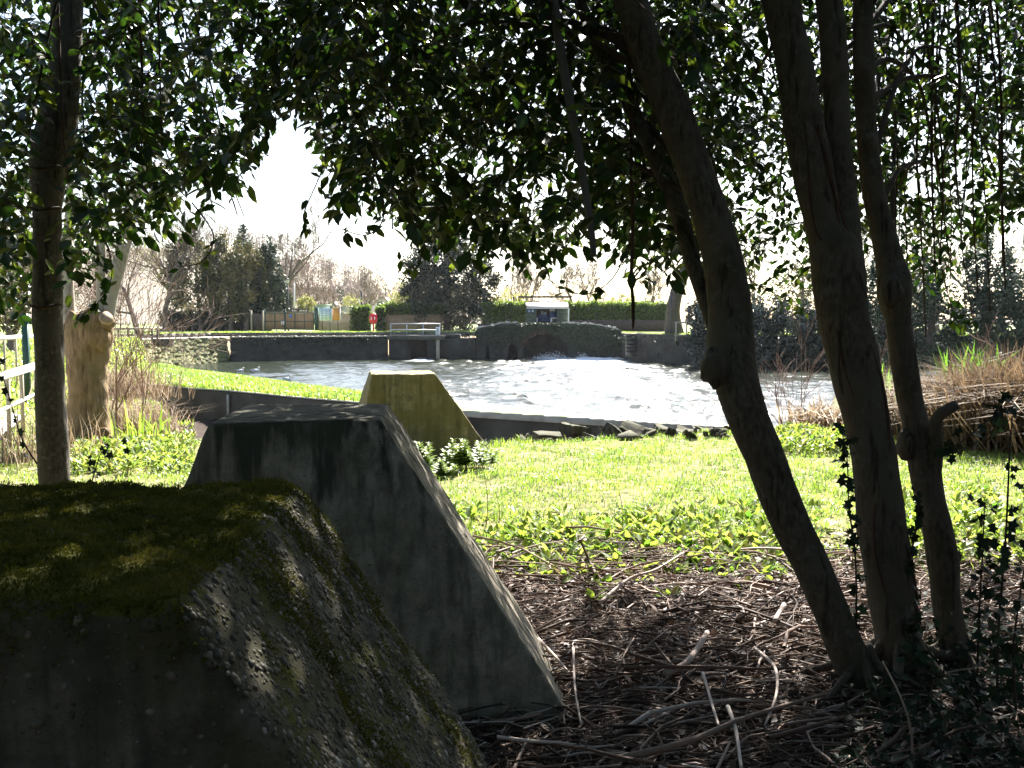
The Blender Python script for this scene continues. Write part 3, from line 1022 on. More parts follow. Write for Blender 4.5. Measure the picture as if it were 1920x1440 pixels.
# --- quay wall right of the bridge
RQ = np.array([[fx(1160, 72.8), 72.8], [8.6, 68.4], [13.0, 61.2], [19, 59.2], [40, 58.4]])
RQ = resample(RQ, 60)
mb = MB()
for r_ in range(8):
    za, zb = WATER - 0.3 + (BANK + 0.3 - WATER) * r_ / 8, WATER - 0.3 + (BANK + 0.3 - WATER) * (r_ + 1) / 8
    strip(mb, RQ + np.column_stack([0 * RQ[:, 0], 0.12 * wig(RQ[:, 0], RQ[:, 1] * 0 + r_, 1.5)]),
          RQ + np.column_stack([0 * RQ[:, 0], 0.12 * wig(RQ[:, 0], RQ[:, 1] * 0 + r_ + 1, 1.5)]), za, zb)
strip(mb, RQ - [0, 0.1], RQ + [0.3, 1.0], BANK + 0.004, BANK + 0.008)
rq = thing('quay_wall', 'shaded old brick quay wall with ledges right of the bridge', 'wall', (*RQ[20], WATER))
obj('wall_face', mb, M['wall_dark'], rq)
n = 1500
i = rng.integers(0, 60, n)
P = np.column_stack([RQ[i] + rng.normal(0, 0.35, (n, 2)) * [1, 0.1] + [0, -0.14], BANK - np.abs(rng.normal(0, 0.75, n))])
mb = MB()
leaves(mb, P, rdir(n) + [0, 0, -0.5], rdir(n) + [0, -1, 0], rng.uniform(0.1, 0.24, n), rng.uniform(0, 0.5, n), 'fast')
obj('hanging_weeds', mb, M['far_ivy'], rq)
RY = 69.0
mb = MB()
fbox(mb, 1195, 623.5, 1266, 626, RY - 0.3, 0.7)
obj('coping', mb, M['coping'], rq)
mb = MB()
fbox(mb, 1196, 626, 1266, 634, RY - 0.15, 0.5)
obj('brick_course', mb, M['brick'], rq)
for k in range(6):
    mb = MB()
    fbox(mb, 1175, 626 + k * 7, 1195, 633 + k * 7, RY - 0.2 - 0.35 * k, 0.7)
    obj('step', mb, M['wall_dark'], rq)
wf = thing('timber_frame', 'small pale timber frame on the quay beside the right bank bushes', 'frame', (fx(1277, 64), 64, fz(640, 64)))
for x in (1267, 1287):
    mb = MB()
    bar(mb, (fx(x, 64), 64, fz(640, 64)), (fx(x, 64), 64, fz(604, 64)), 0.09)
    obj('post', mb, M['pale_wood'], wf)
for y in (604.5, 629):
    mb = MB()
    bar(mb, (fx(1265, 64), 64 + 0.1, fz(y, 64)), (fx(1289, 64), 64 + 0.1, fz(y, 64)), 0.07, 0.1)
    obj('cross_rail', mb, M['pale_wood'], wf)

# --- shelter
HY = 77.5
sh = thing('shelter', 'small green-grey timber shelter with pale roof and blue seat behind the bridge', 'shelter', (fx(1026, HY), HY, BANK))
mb = MB()
z0, z1 = fz(569, HY), fz(577.5, HY)
xa, xb = fx(985.5, HY), fx(1066, HY)
V = [[xa, HY - 0.25, z1], [xb, HY - 0.25, z1], [xb, HY + 1.6, z1 + 0.45], [xa, HY + 1.6, z1 + 0.45]]
V += [[v[0], v[1], v[2] - 0.08] for v in V]
mb.add(V, [[[0, 1, 2, 3], [7, 6, 5, 4], [0, 4, 5, 1], [1, 5, 6, 2], [2, 6, 7, 3], [3, 7, 4, 0]]])
obj('roof', mb, M['roof'], sh)
mb = MB()
fbox(mb, 985, 577, 1067, 579, HY - 0.28, 0.05)
obj('gutter', mb, M['white'], sh)
for x0, x1 in ((987, 1006), (1044, 1064)):
    mb = MB()
    for k in range(10):
        zb = BANK + (fz(580, HY) - BANK) * k / 10
        box(mb, (fx(x0, HY), HY - 0.012 * (k % 2) - 0.03, zb), (fx(x1, HY), HY + 0.04, zb + (fz(580, HY) - BANK) / 10))
    obj('board_panel', mb, M['shed'], sh)
mb = MB()
box(mb, (fx(987, HY), HY + 1.4, BANK), (fx(1064, HY), HY + 1.5, fz(578, HY) + 0.3))
obj('back_panel', mb, M['dark_wood'], sh)
for x in (987, 1064):
    mb = MB()
    box(mb, (fx(x, HY) - 0.04, HY + 0.05, BANK), (fx(x, HY) + 0.04, HY + 1.4, fz(578, HY)))
    obj('side_panel', mb, M['shed'], sh)
mb = MB()
fbox(mb, 1031, 583, 1044, 595, HY + 0.6, 0.06)
obj('blue_panel', mb, M['blue'], sh)
bn = thing('bench', 'blue bench seat inside the timber shelter', 'bench', (fx(1019, HY), HY + 0.7, BANK))
mb = MB()
fbox(mb, 1008, 599.5, 1032, 602, HY + 0.35, 0.5)
obj('seat', mb, M['blue'], bn)
mb = MB()
fbox(mb, 1008, 591, 1032, 599, HY + 0.9, 0.06)
obj('backrest', mb, M['blue'], bn)
for x in (1007, 1033):
    mb = MB()
    fbox(mb, x - 1, 596, x + 1, 609, HY + 0.3, 0.08)
    obj('leg', mb, M['white'], bn)
cb = thing('cupboard', 'small dark box with white frame in the shelter right of the bench', 'cupboard', (fx(1039, HY), HY + 0.2, BANK))
mb = MB()
fbox(mb, 1035, 597, 1044, 609, HY + 0.12, 0.4)
obj('carcass', mb, M['dark_wood'], cb)
mb = MB()
fbox(mb, 1034, 595.5, 1044.5, 597, HY + 0.08, 0.44)
fbox(mb, 1034, 597, 1035, 609, HY + 0.08, 0.44)
obj('frame', mb, M['white'], cb)
for (x0, y0, x1, y1, mt, lb) in ((989, 581, 994.5, 585.5, 'blue_sign', 'small blue notice on the shelter board, left of the pair'),
                                 (996, 580.5, 1001.5, 586, 'blue_sign', 'small blue notice with pale house shape, right of the pair'),
                                 (1014.5, 584, 1019, 590, 'panel', 'pale paper notice on the shelter back wall, higher of two'),
                                 (1020, 585, 1024.5, 591.5, 'panel', 'pale paper notice on the shelter back wall, lower of two'),
                                 (1031, 579.5, 1040, 583.5, 'render_wall', 'pale board hanging under the shelter roof')):
    t = thing('notice', lb, 'notice', (fx((x0 + x1) / 2, HY), HY, fz(y1, HY)))
    dy = HY - 0.09 if x0 < 1005 else (HY + 1.34 if x0 < 1030 else HY + 0.02)
    mb = MB()
    fbox(mb, x0, y0, x1, y1, dy, 0.03)
    obj('sheet', mb, M[mt], t)
    mb = MB()
    if x0 == 996:
        cx, cz = fx(998.7, dy), fz(583.2, dy)
        box(mb, (cx - 0.06, dy - 0.02, cz - 0.07), (cx + 0.06, dy - 0.004, cz + 0.03))
        mb.add([(cx - 0.09, dy - 0.02, cz + 0.03), (cx + 0.09, dy - 0.02, cz + 0.03), (cx, dy - 0.02, cz + 0.1)], [np.array([[0, 1, 2]])])
    else:
        for k in range(3):
            fbox(mb, x0 + 1, y0 + 1 + k * 1.2, x1 - 1, y0 + 1.5 + k * 1.2, dy - 0.012, 0.01)
    obj('printing', mb, M['white'] if mt == 'blue_sign' else M['ink'], t)
dp = thing('drainpipe', 'white drainpipe down the right front corner of the shelter', 'pipe', (fx(1065.5, HY), HY - 0.12, BANK))
mb = MB()
tube(mb, [(fx(1065.5, HY), HY - 0.12, BANK), (fx(1065.5, HY), HY - 0.12, fz(578, HY))], 0.045, 8)
obj('pipe', mb, M['white'], dp)
mp = thing('pole', 'thin dark mast beside the left corner of the shelter', 'pole', (fx(986.5, HY), HY - 0.15, BANK))
mb = MB()
tube(mb, [(fx(986, HY), HY - 0.35, BANK), (fx(986, HY), HY - 0.35, fz(544, HY))], 0.035, 6)
obj('mast', mb, M['dark_steel'], mp)
sf = thing('steel_frame', 'dark goal-shaped steel frame rising over the hedge behind the shelter', 'frame', (fx(1022, 86), 86, BANK))
for x in (973, 1070):
    mb = MB()
    fbox(mb, x - 1.2, 556, x + 1.2, 620, 86, 0.12)
    obj('upright', mb, M['dark_wood'], sf)
mb = MB()
fbox(mb, 971.8, 555, 1071.2, 558.5, 85.98, 0.16)
obj('crossbar', mb, M['dark_wood'], sf)
mb = MB()
fbox(mb, 962, 556, 964.5, 620, 86, 0.12)
tag(obj('wooden_post', mb, M['dark_wood'], loc=(fx(963, 86), 86, BANK)), 'short dark post over the hedge left of the goal-shaped frame', 'post')

# --- gate and fences
GY = 80.5
gt = thing('gate', 'wide double gate of brown boards in a dark green frame', 'gate', (fx(543, GY), GY, BANK))
for (x0, x1, ncol) in ((498, 534.5, 2), (536, 589, 3)):
    mb = MB()
    nb = int((x1 - x0) / 2.6)
    for k in range(nb):
        a, b_ = x0 + (x1 - x0) * k / nb, x0 + (x1 - x0) * (k + 0.94) / nb
        fbox(mb, a, 587.5, b_, 617.5, GY + 0.01 * (k % 2), 0.03, rng.random())
    lf = obj('gate_leaf', mb, M['fence_wood'], gt)
    mb = MB()
    for y in (586.5, 602.5, 617.5):
        fbox(mb, x0, y - 0.7, x1, y + 0.7, GY - 0.06, 0.05)
    for k in range(ncol + 1):
        x = x0 + (x1 - x0) * k / ncol
        fbox(mb, x - 0.7, 586, x + 0.7, 618, GY - 0.055, 0.05)
    obj('frame', mb, M['green_paint'], lf)
    mb = MB()
    fbox(mb, x0, 584.9, x1, 586.4, GY - 0.05, 0.12)
    obj('cap_rail', mb, M['pale_wood'], lf)
for x in (497, 535.3):
    mb = MB()
    fbox(mb, x - 1.0, 579, x + 1.0, 619, GY - 0.12, 0.1)
    obj('post', mb, M['green_paint'], gt)
mb = MB()
fbox(mb, 590.5, 577, 597, 619.5, GY - 0.12, 0.3)
obj('post', mb, M['green_paint'], gt)
mb = MB()
fbox(mb, 497, 580, 591, 580.6, GY + 0.05, 0.03)
fbox(mb, 497, 583, 591, 583.6, GY + 0.05, 0.03)
obj('wire', mb, M['dark_steel'], gt)
ns = thing('round_sign', 'round blue sign fixed on the board gate', 'sign', (fx(546, GY), GY - 0.08, fz(595, GY)))
mb = MB()
p = np.array([fx(546, GY), GY - 0.08, fz(592.5, GY)])
tube(mb, [p, p - [0, 0.02, 0]], 0.13, 16)
obj('disc', mb, M['blue_sign'], ns)
for x, lb in ((529, 'white notice strip on the gate, left of two'), (532.6, 'white notice strip on the gate, right of two')):
    mb = MB()
    fbox(mb, x - 1.2, 602, x + 1.2, 608.5, GY - 0.09, 0.02)
    tag(obj('notice', mb, M['white'], loc=(fx(x, GY), GY - 0.09, fz(608, GY))), lb, 'notice')
wl = thing('banner', 'dark red banner with white marks above the gate top', 'banner', (fx(563, GY + 2), GY + 2, BANK))
mb = MB()
fbox(mb, 545, 579, 580, 585, GY + 2, 0.03)
obj('cloth', mb, M['brick'], wl)
mb = MB()
for k, x in enumerate((549, 552, 555, 563, 566, 569, 572, 575)):
    fbox(mb, x, 581, x + 1.6, 584, GY + 1.97, 0.02)
obj('marks', mb, M['white'], wl)


def panel_fence(name, label, x0, x1, ytop, Y, mat, posts, rails=True, tint=0.5):
    f = thing(name, label, 'fence', (fx((x0 + x1) / 2, Y), Y, BANK))
    mb = MB()
    nb = int((x1 - x0) / 2.4)
    for k in range(nb):
        a, b_ = x0 + (x1 - x0) * k / nb, x0 + (x1 - x0) * (k + 0.95) / nb
        fbox(mb, a, ytop + rng.uniform(0, 0.4), b_, 620, Y + 0.012 * (k % 2), 0.03)
    obj('boards', mb, M[mat], f)
    if rails:
        mb = MB()
        for y in (ytop + 1, ytop + 17):
            fbox(mb, x0, y - 0.7, x1, y + 0.7, Y - 0.06, 0.05)
        obj('rail', mb, M['pale_wood'], f)
    for x in posts:
        mb = MB()
        fbox(mb, x - 1.2, ytop - 6, x + 1.2, 620, Y - 0.1, 0.1)
        obj('post', mb, M['pale_wood'], f)
    return f


panel_fence('board_fence', 'sunlit tan board fence behind the information boards', 597.5, 664, 588.5, GY + 0.5, 'pale_wood', (657,))
panel_fence('board_fence', 'dark brown board fence under the hedge left of the big dark tree', 716, 830, 590, GY + 1.2, 'fence_wood', (), False)
panel_fence('board_fence', 'shaded dark fence panel left of the double gate', 470, 496, 588, GY, 'dark_wood', (472, 494), False)
ib = thing('information_board', 'pale blue information board with rows of dark silhouettes on legs', 'board', (fx(612, 78.6), 78.6, BANK))
mb = MB()
fbox(mb, 600, 578.5, 623.5, 601, 78.6, 0.06)
obj('panel', mb, M['panel'], ib)
mb = MB()
for r_ in range(6):
    for c_ in range(3):
        cx, cy = 604.5 + c_ * 7.2 + rng.uniform(-0.6, 0.6), 581.5 + r_ * 3.3
        w_ = rng.uniform(1.8, 2.9)
        h_ = rng.uniform(0.4, 0.75)
        a = np.linspace(0, 2 * np.pi, 11)[:-1]
        V = [(fx(cx + w_ * math.cos(t), 78.58), 78.58, fz(cy + h_ * math.sin(t) * (1 + 0.4 * math.cos(t)), 78.58)) for t in a]
        mb.add(V, [np.arange(10)[None]])
        fbox(mb, cx + w_ * 0.8, cy - 0.6, cx + w_ * 1.15, cy + 0.5, 78.575, 0.01)
obj('printing', mb, M['ink'], ib)
for x in (605.5, 619.5):
    mb = MB()
    fbox(mb, x - 0.7, 601, x + 0.7, 621, 78.65, 0.08)
    obj('leg', mb, M['dark_wood'], ib)
ob = thing('orange_board', 'plain orange-brown board standing right of the pale information board', 'board', (fx(631, 78.7), 78.7, BANK))
mb = MB()
fbox(mb, 624.2, 577.5, 637.6, 600.5, 78.66, 0.06)
obj('panel', mb, M['orange'], ob)
mb = MB()
fbox(mb, 637.6, 577.5, 639, 601, 78.66, 0.08)
obj('edge_strip', mb, M['white'], ob)
mb = MB()
fbox(mb, 633.5, 600.5, 635, 621, 78.7, 0.08)
obj('leg', mb, M['dark_wood'], ob)

LY = 77.0
lb_ = thing('lifebuoy_station', 'red lifebuoy housing on a red post beside the hedge', 'lifebuoy', (fx(700, LY), LY, BANK))
mb = MB()
tube(mb, [(fx(700.5, LY), LY + 0.05, BANK), (fx(700.5, LY), LY + 0.05, fz(604, LY))], 0.065, 10)
obj('post', mb, M['red'], lb_)
mb = MB()
a = np.linspace(0, 2 * np.pi, 29)[:-1]
ex = lambda t, w_, h_, e: (w_ * np.sign(np.cos(t)) * abs(np.cos(t)) ** e, h_ * np.sign(np.sin(t)) * abs(np.sin(t)) ** e)
ring = np.array([ex(t, 0.30, 0.385, 0.55) for t in a])
cx, cz = fx(700.3, LY), fz(597.3, LY)
V = [(cx + u * s_, LY - d_, cz + w_ * s_) for s_, d_ in ((0.96, -0.16), (1.0, -0.02), (0.97, 0.06), (0.85, 0.09)) for u, w_ in ring]
i = np.arange(28)
mb.add(V, [np.concatenate([np.stack([k * 28 + i, k * 28 + (i + 1) % 28, (k + 1) * 28 + (i + 1) % 28, (k + 1) * 28 + i], -1) for k in range(3)]),
           (i + 84)[None], i[::-1][None]])
obj('housing', mb, M['red'], lb_, smooth=False)
for s_ in (-1, 1):
    mb = MB()
    P = [(cx + s_ * (0.085 + 0.05 * math.cos(t)), LY - 0.1, cz + 0.02 + 0.125 * math.sin(t)) for t in np.linspace(-1.2, 1.2, 9)]
    tube(mb, P, [0.01, 0.03, 0.037, 0.04, 0.04, 0.04, 0.037, 0.03, 0.01], 6)
    obj('buoy_mark', mb, M['white'], lb_)

# --- lamp post, poles, far buildings, palisade
lp = thing('street_lamp', 'dark lamp post with pale lantern beside the conifer behind the gate', 'lamp', (fx(541, 84), 84, BANK))
mb = MB()
tube(mb, [(fx(541.3, 84), 84, BANK), (fx(541.3, 84), 84, fz(531, 84))], [0.075, 0.05], 8)
obj('post', mb, M['dark_steel'], lp)
mb = MB()
tube(mb, [(fx(541.3, 84), 84, fz(531, 84)), (fx(541.3, 84), 84, fz(524.5, 84))], [0.09, 0.16], 8)
obj('lantern', mb, M['render_wall'], lp)
mb = MB()
tube(mb, [(fx(541.3, 84), 84, fz(524.5, 84)), (fx(541.3, 84), 84, fz(522, 84))], [0.2, 0.03], 8)
obj('cap', mb, M['dark_steel'], lp)
for (x, y0, Y, r_, mt, lb) in ((553.5, 531, 100, 0.07, 'white', 'slim white pole right of the dark lamp post'),
                               (679, 545, 110, 0.09, 'dark_steel', 'dark pole standing behind the palisade fence'),
                               (673.5, 563, 115, 0.08, 'steel', 'short pale pole just left of the dark pole'),
                               (1257.5, 542, 66, 0.05, 'dark_steel', 'thin dark pole at the right end of the lit hedge')):
    mb = MB()
    tube(mb, [(fx(x, Y), Y, BANK), (fx(x, Y), Y, fz(y0, Y))], r_, 8)
    tube(mb, [(fx(x, Y), Y, fz(y0, Y)), (fx(x, Y), Y, fz(y0 - 0.8, Y))], [r_ * 1.3, r_ * 0.5], 8)
    tag(obj('pole', mb, M[mt], loc=(fx(x, Y), Y, BANK)), lb, 'pole')
pf = thing('palisade_fence', 'grey steel palisade fence behind the hedge left of the dark tree', 'fence', (fx(680, 100), 100, BANK))
mb = MB()
for k in range(44):
    x = 640 + k * 1.9
    fbox(mb, x, 573, x + 0.8, 595, 100, 0.02)
obj('pale', mb, M['steel'], pf)
mb = MB()
for y in (577, 590):
    fbox(mb, 639, y, 724, y + 0.8, 100.03, 0.04)
obj('rail', mb, M['steel'], pf)
cabin = thing('site_cabin', 'pale grey flat-roofed cabin behind the gate', 'cabin', (fx(596, 95), 95, BANK))
mb = MB()
fbox(mb, 578.5, 571.5, 609, 597, 95, 3)
obj('wall', mb, M['panel'], cabin)
mb = MB()
fbox(mb, 560, 570, 610.5, 571.6, 94.8, 3.4)
obj('roof', mb, M['steel'], cabin)
for x in (583, 590, 597, 604):
    mb = MB()
    fbox(mb, x, 573.5, x + 1, 590, 94.95, 0.04)
    obj('wall_rib', mb, M['steel'], cabin)
for (x0, x1, yt, yb, Y, lb) in ((704, 726, 558, 575, 190, 'far white gabled house left of the dark tree'),
                                (611, 628, 566, 578, 180, 'far pale house seen over the information boards')):
    h = thing('house', lb, 'house', (fx((x0 + x1) / 2, Y), Y, BANK))
    xa, xb, zt, zb = fx(x0, Y), fx(x1, Y), fz(yt, Y), BANK
    ze = zt - 0.9
    xm = (xa + xb) / 2 + 0.4
    mb = MB()
    V = [(xa, Y, zb), (xb, Y, zb), (xb, Y, ze), (xm, Y, zt), (xa, Y, ze)]
    V += [(v[0], Y + 7, v[2]) for v in V]
    mb.add(V, [np.array([[0, 1, 2, 3, 4]]), np.array([[9, 8, 7, 6, 5]]), np.array([[0, 5, 6, 1], [1, 6, 7, 2], [4, 9, 5, 0]])])
    obj('wall', mb, M['render_wall'], h)
    mb = MB()
    for sgn, xe in ((-1, xa - 0.2), (1, xb + 0.2)):
        V = [(xe, Y - 0.2, ze - 0.1), (xm, Y - 0.2, zt + 0.08), (xm, Y + 7.2, zt + 0.08), (xe, Y + 7.2, ze - 0.1)]
        V += [(v[0], v[1], v[2] + 0.14) for v in V]
        mb.add(V, [[[0, 1, 2, 3], [4, 5, 6, 7], [0, 1, 5, 4], [1, 2, 6, 5], [2, 3, 7, 6], [3, 0, 4, 7]]])
    obj('roof', mb, M['tile_roof'], h)
    for u in (0.3, 0.62):
        mb = MB()
        x = xa + (xb - xa) * u
        box(mb, (x - 0.3, Y - 0.05, ze - 0.9), (x + 0.3, Y + 0.02, ze + 0.1))
        obj('window', mb, M['glass'], h)

# --- left railing, green post, barrier
rl = thing('railing', 'near white tubular railing along the left footpath', 'railing', (*on(30, 760, 0.1)[:2], 0.0))
ra, rb = at(-140, 752, 8.6), at(70, 685, 14.5)
mb = MB()
tube(mb, [ra, rb], 0.055, 10)
obj('top_rail', mb, M['white'], rl)
for f in (0.2, 0.45, 0.62, 0.78, 0.97):
    p = ra + (rb - ra) * f
    mb = MB()
    tube(mb, [(p[0], p[1], gz(p[0], p[1]) - 0.05), (p[0], p[1], p[2])], 0.028, 8)
    obj('post', mb, M['pale_wood'], rl)
mb = MB()
tube(mb, [ra - [0, 0, 0.4], rb - [0, 0, 0.4]], 0.022, 8)
obj('lower_rail', mb, M['white'], rl)
r2 = thing('railing', 'farther white railing on the left lawn behind the near one', 'railing', (*on(20, 700, 0.2)[:2], 0.1))
ra, rb = at(-60, 640, 20), at(66, 629, 25)
mb = MB()
tube(mb, [ra, rb], 0.05, 8)
obj('top_rail', mb, M['white'], r2)
for f in (0.15, 0.3, 0.48, 0.66, 0.83, 0.99):
    p = ra + (rb - ra) * f
    mb = MB()
    tube(mb, [(p[0], p[1], gz(p[0], p[1]) - 0.05), p], 0.025, 8)
    obj('post', mb, M['pale_wood'], r2)
p = at(50, 690, 19)
mb = MB()
g0 = float(gz(p[0], p[1]))
bar(mb, (p[0], p[1], g0 - 0.05), (p[0], p[1], fz(588, 19)), 0.1)
bar(mb, (p[0] - 0.14, p[1], fz(596, 19)), (p[0] + 0.14, p[1], fz(606, 19)), 0.05)
tag(obj('gate_post', mb, M['green_paint'], loc=(p[0], p[1], g0)), 'dark green metal post behind the left white railings', 'post')
wb = thing('barrier', 'dark wooden barrier rail at the left end of the quay path', 'barrier', (fx(262, 60), 60, 0.5))
mb = MB()
bar(mb, at(212, 617, 58), at(303, 615, 62), 0.12, 0.14)
obj('rail', mb, M['pale_wood'], wb)
for x in (222, 240, 258, 285, 295):
    p = at(x, 616, 60)
    mb = MB()
    bar(mb, (p[0], p[1], fz(646, 60)), p, 0.1)
    obj('post', mb, M['dark_wood'], wb)
bx = at(300, 652, 59)
mb = MB()
box(mb, (bx[0] - 0.5, 59.3, 0.0), (bx[0] + 0.45, 60.2, 0.42))
box(mb, (bx[0] - 0.56, 59.24, 0.42), (bx[0] + 0.51, 60.26, 0.47))
tag(obj('concrete_box', mb, M['wall_conc'], loc=(bx[0], 59.7, 0.0)), 'grey concrete chamber at the top of the sunlit mossy wall', 'box')
# ================================================================== FAR VEGETATION
def base_at(px, Y, z=None):
    x = fx(px, Y)
    return np.array([x, Y, BANK if z is None else z])


def bare_tree(label, px, ytop, Y, seed, spread=0.75, levels=4, nchild=4, r0=0.16, z=None, mat='bare_twig', name='bare_tree', group=None, up=0.12, start=0.3, minr=0.012, bark='far_bark', lean=(0, 0), ratio=0.62):
    b = base_at(px, Y, z)
    H = fz(ytop, Y) - b[2]
    t = thing(name, label, 'tree', b, group)
    P0, P1, A, B, lv = grow(b - [0, 0, 0.2], (lean[0], lean[1], 1), H * 0.62, r0, levels, nchild, spread, seed, up, minr=minr, start=start, ratio=ratio)
    k = lv >= levels - 1
    mb = MB()
    segs(mb, P0[k], P1[k], A[k], B[k], 6)
    obj('trunk', mb, M[bark], t, smooth=True)
    mb = MB()
    r = np.random.default_rng(seed)
    segs(mb, P0[~k], P1[~k], A[~k], B[~k], 3, r.uniform(0, 1, (~k).sum()))
    obj('crown', mb, M[mat], t)
    return t, P1[lv == 0]


def leafy_tree(label, px, x0, x1, y0, y1, Y, mat, n, seed, size=0.2, shape='ball', z=None, name='tree', clumps=70, tw=0.2, cr=0.2, hollow=0.35, ry=None, trunk_top=None, group=None, bark='far_bark', cat='tree'):
    b = base_at(px, Y, z)
    t = thing(name, label, cat, b, group)
    rx = (x1 - x0) / 2 * mpp(Y)
    rz = (y1 - y0) / 2 * mpp(Y)
    c = np.array([fx((x0 + x1) / 2, Y), Y + (ry or rx) * 0.1, fz((y0 + y1) / 2, Y)])
    top = np.array([c[0], c[1], c[2] + rz * 0.6])
    mb = MB()
    P = spline([b - [0, 0, 0.2], b * 0.6 + top * 0.4 + [rng.normal(0, 0.1), 0, 0], top], 5)
    tube(mb, P, np.linspace(tw, tw * 0.25, len(P)), 8, lump=0.12)
    tk = obj('trunk', mb, M[bark], t, smooth=True)
    mb = MB()
    cl = cloud(mb, n, c, (rx, ry or rx, rz), size, clumps, shape, seed=seed, cr=cr, hollow=hollow)
    obj('crown', mb, M[mat], t)
    mb = MB()
    k = rng.choice(len(cl), min(14, len(cl)), replace=False)
    for i in k:
        f = rng.uniform(0.3, 0.8)
        o = b + (top - b) * f
        segs(mb, [o], [cl[i]], tw * 0.3, 0.02, 5)
    obj('limb', mb, M[bark], t)
    return t


# distant wooded hill
def build_hill():
    xs = np.linspace(-190, 330, 80)
    ys = np.linspace(250, 640, 30)
    X, Y = np.meshgrid(xs, ys, indexing='ij')
    prof = np.interp(X / Y * FPX + 960, [200, 420, 540, 600, 680, 760, 900, 1200, 1900], [30, 32, 27, 22, 15, 10, 4, 1, 1])
    Z = BANK + prof * sst(250, 420, Y) + 1.2 * wig(X, Y, 0.02)
    n, m = X.shape
    i, j = np.meshgrid(np.arange(n - 1), np.arange(m - 1), indexing='ij')
    mb = MB()
    mb.add(np.stack([X, Y, Z], -1), [np.stack([i * m + j, (i + 1) * m + j, (i + 1) * m + j + 1, i * m + j + 1], -1).reshape(-1, 4)])
    tag(obj('hill', mb, plain('hillside', (0.14, 0.12, 0.08), (0.25, 0.2, 0.14), 0.05, 0.95, 0), smooth=True), kind='structure')
    mb = MB()
    r = np.random.default_rng(5)
    for k in range(420):
        Yk = r.uniform(240, 430)
        pxk = r.uniform(380, 1180)
        Xk = (pxk - 960) / FPX * Yk
        pk = np.interp(pxk, [200, 420, 540, 600, 680, 760, 900, 1200, 1900], [30, 32, 27, 22, 15, 10, 4, 1, 1])
        zk = BANK + pk * float(sst(250, 420, Yk))
        h = r.uniform(5, 10) * (1 if pxk < 860 else 0.6)
        segs(mb, [[Xk, Yk, zk - 1]], [[Xk + r.normal(0, 0.5), Yk, zk + h]], 0.22, 0.05, 4, r.uniform(0, 0.6))
        w_ = r.uniform(1.6, 3.4)
        nn = 110
        d = rdir(nn, r) * r.uniform(0.2, 1, (nn, 1)) ** 0.4
        P = np.array([Xk, Yk, zk + h * 0.62]) + d * [w_, w_, h * 0.42]
        leaves(mb, P, d + [0, 0, 0.8], rdir(nn, r), r.uniform(0.6, 1.5, nn), np.clip(r.normal(r.uniform(0.2, 0.9), 0.15, nn), 0, 1), 'fast', 0.35)
    tag(obj('woods', mb, leafmat('winter_woods', [(0, (0.10, 0.10, 0.06)), (0.5, (0.24, 0.18, 0.15)), (1, (0.33, 0.25, 0.21))], 0.1, None, 0.9, 0.1)),
        'pale leafless woods covering the distant hill', 'woods', kind='stuff')


build_hill()


def hedge(label, x0, x1, y0, y1, Y, n, seed, depth=1.1, zb=None, mat='hedge', size=0.15, tint=(0.1, 0.9), sag=0.0, group=None):
    r = np.random.default_rng(seed)
    xa, xb, zt = fx(x0, Y), fx(x1, Y), fz(y0, Y)
    z0 = fz(y1, Y) if zb is None else zb
    t = thing('hedge', label, 'hedge', ((xa + xb) / 2, Y + depth / 2, z0), group)
    mb = MB()
    m = 40
    u = np.linspace(0, 1, m)
    X = xa + (xb - xa) * u
    zz = zt + (0.14 * wig(X, X * 0, 1.1, seed) + 0.1 * wig(X, X * 0, 3.3, seed)) - 0.12
    A = np.column_stack([X, Y + 0.15 + 0.08 * wig(X, X, 0.9, seed)])
    strip(mb, A, A, z0, zz)
    strip(mb, A, A + [0, depth], zz, zz)
    strip(mb, A + [0, depth], A + [0, depth], zz, z0)
    obj('branches', mb, M['dark_wood'], t)
    mb = MB()
    k = n
    X = r.uniform(xa - 0.1, xb + 0.1, k)
    top = r.random(k) < 0.38
    ztop = zt + (0.14 * wig(X, X * 0, 1.1, seed) + 0.1 * wig(X, X * 0, 3.3, seed))
    Z = np.where(top, ztop + r.normal(0, 0.07, k), z0 + (ztop - z0) * r.uniform(0, 1, k))
    Yy = np.where(top, Y + r.uniform(-0.05, depth, k), Y + 0.08 * wig(X, X, 0.9, seed) + r.normal(0.03, 0.1, k))
    P = np.column_stack([X, Yy, Z])
    leaves(mb, P, rdir(k, r), rdir(k, r) + np.where(top[:, None], [0, 0, 0.8], [0, -0.6, 0]), size * r.uniform(0.6, 1.4, k),
           np.clip(r.uniform(*tint, k), 0, 1), 'fast', 1.2)
    obj('foliage', mb, M[mat], t)
    return t


hedge('clipped green hedge with sunlit top right of the shelter', 1062, 1262, 569, 603, 81.5, 9000, 1)
hedge('clipped green hedge with sunlit top between dark tree and shelter', 905, 990, 569, 608, 82.0, 4500, 2)
hedge('clipped yellow-topped hedge over the brown fence left of the dark tree', 714, 830, 571, 592, 82.2, 4000, 3)
hedge('rounded ivy mass on fence posts beside the red lifebuoy', 660, 692, 577, 621, 80.0, 2600, 4, mat='hedge', tint=(0, 0.5))
hedge('small ivy mass on the fence right of the red lifebuoy', 706, 720, 578, 621, 81.2, 1100, 6, tint=(0, 0.5))
hedge('low dark hedge under the left evergreen trees', 300, 498, 586, 622, 87, 7000, 5, mat='conifer', tint=(0, 0.6))
# soil bank and plinth wall under the right hedge
mb = MB()
fbox(mb, 1064, 600, 1262, 622, 81.0, 0.4)
tag(obj('garden_wall', mb, M['brick'], loc=(fx(1163, 81), 81, BANK)), 'low brown brick wall under the right hedge', 'wall')

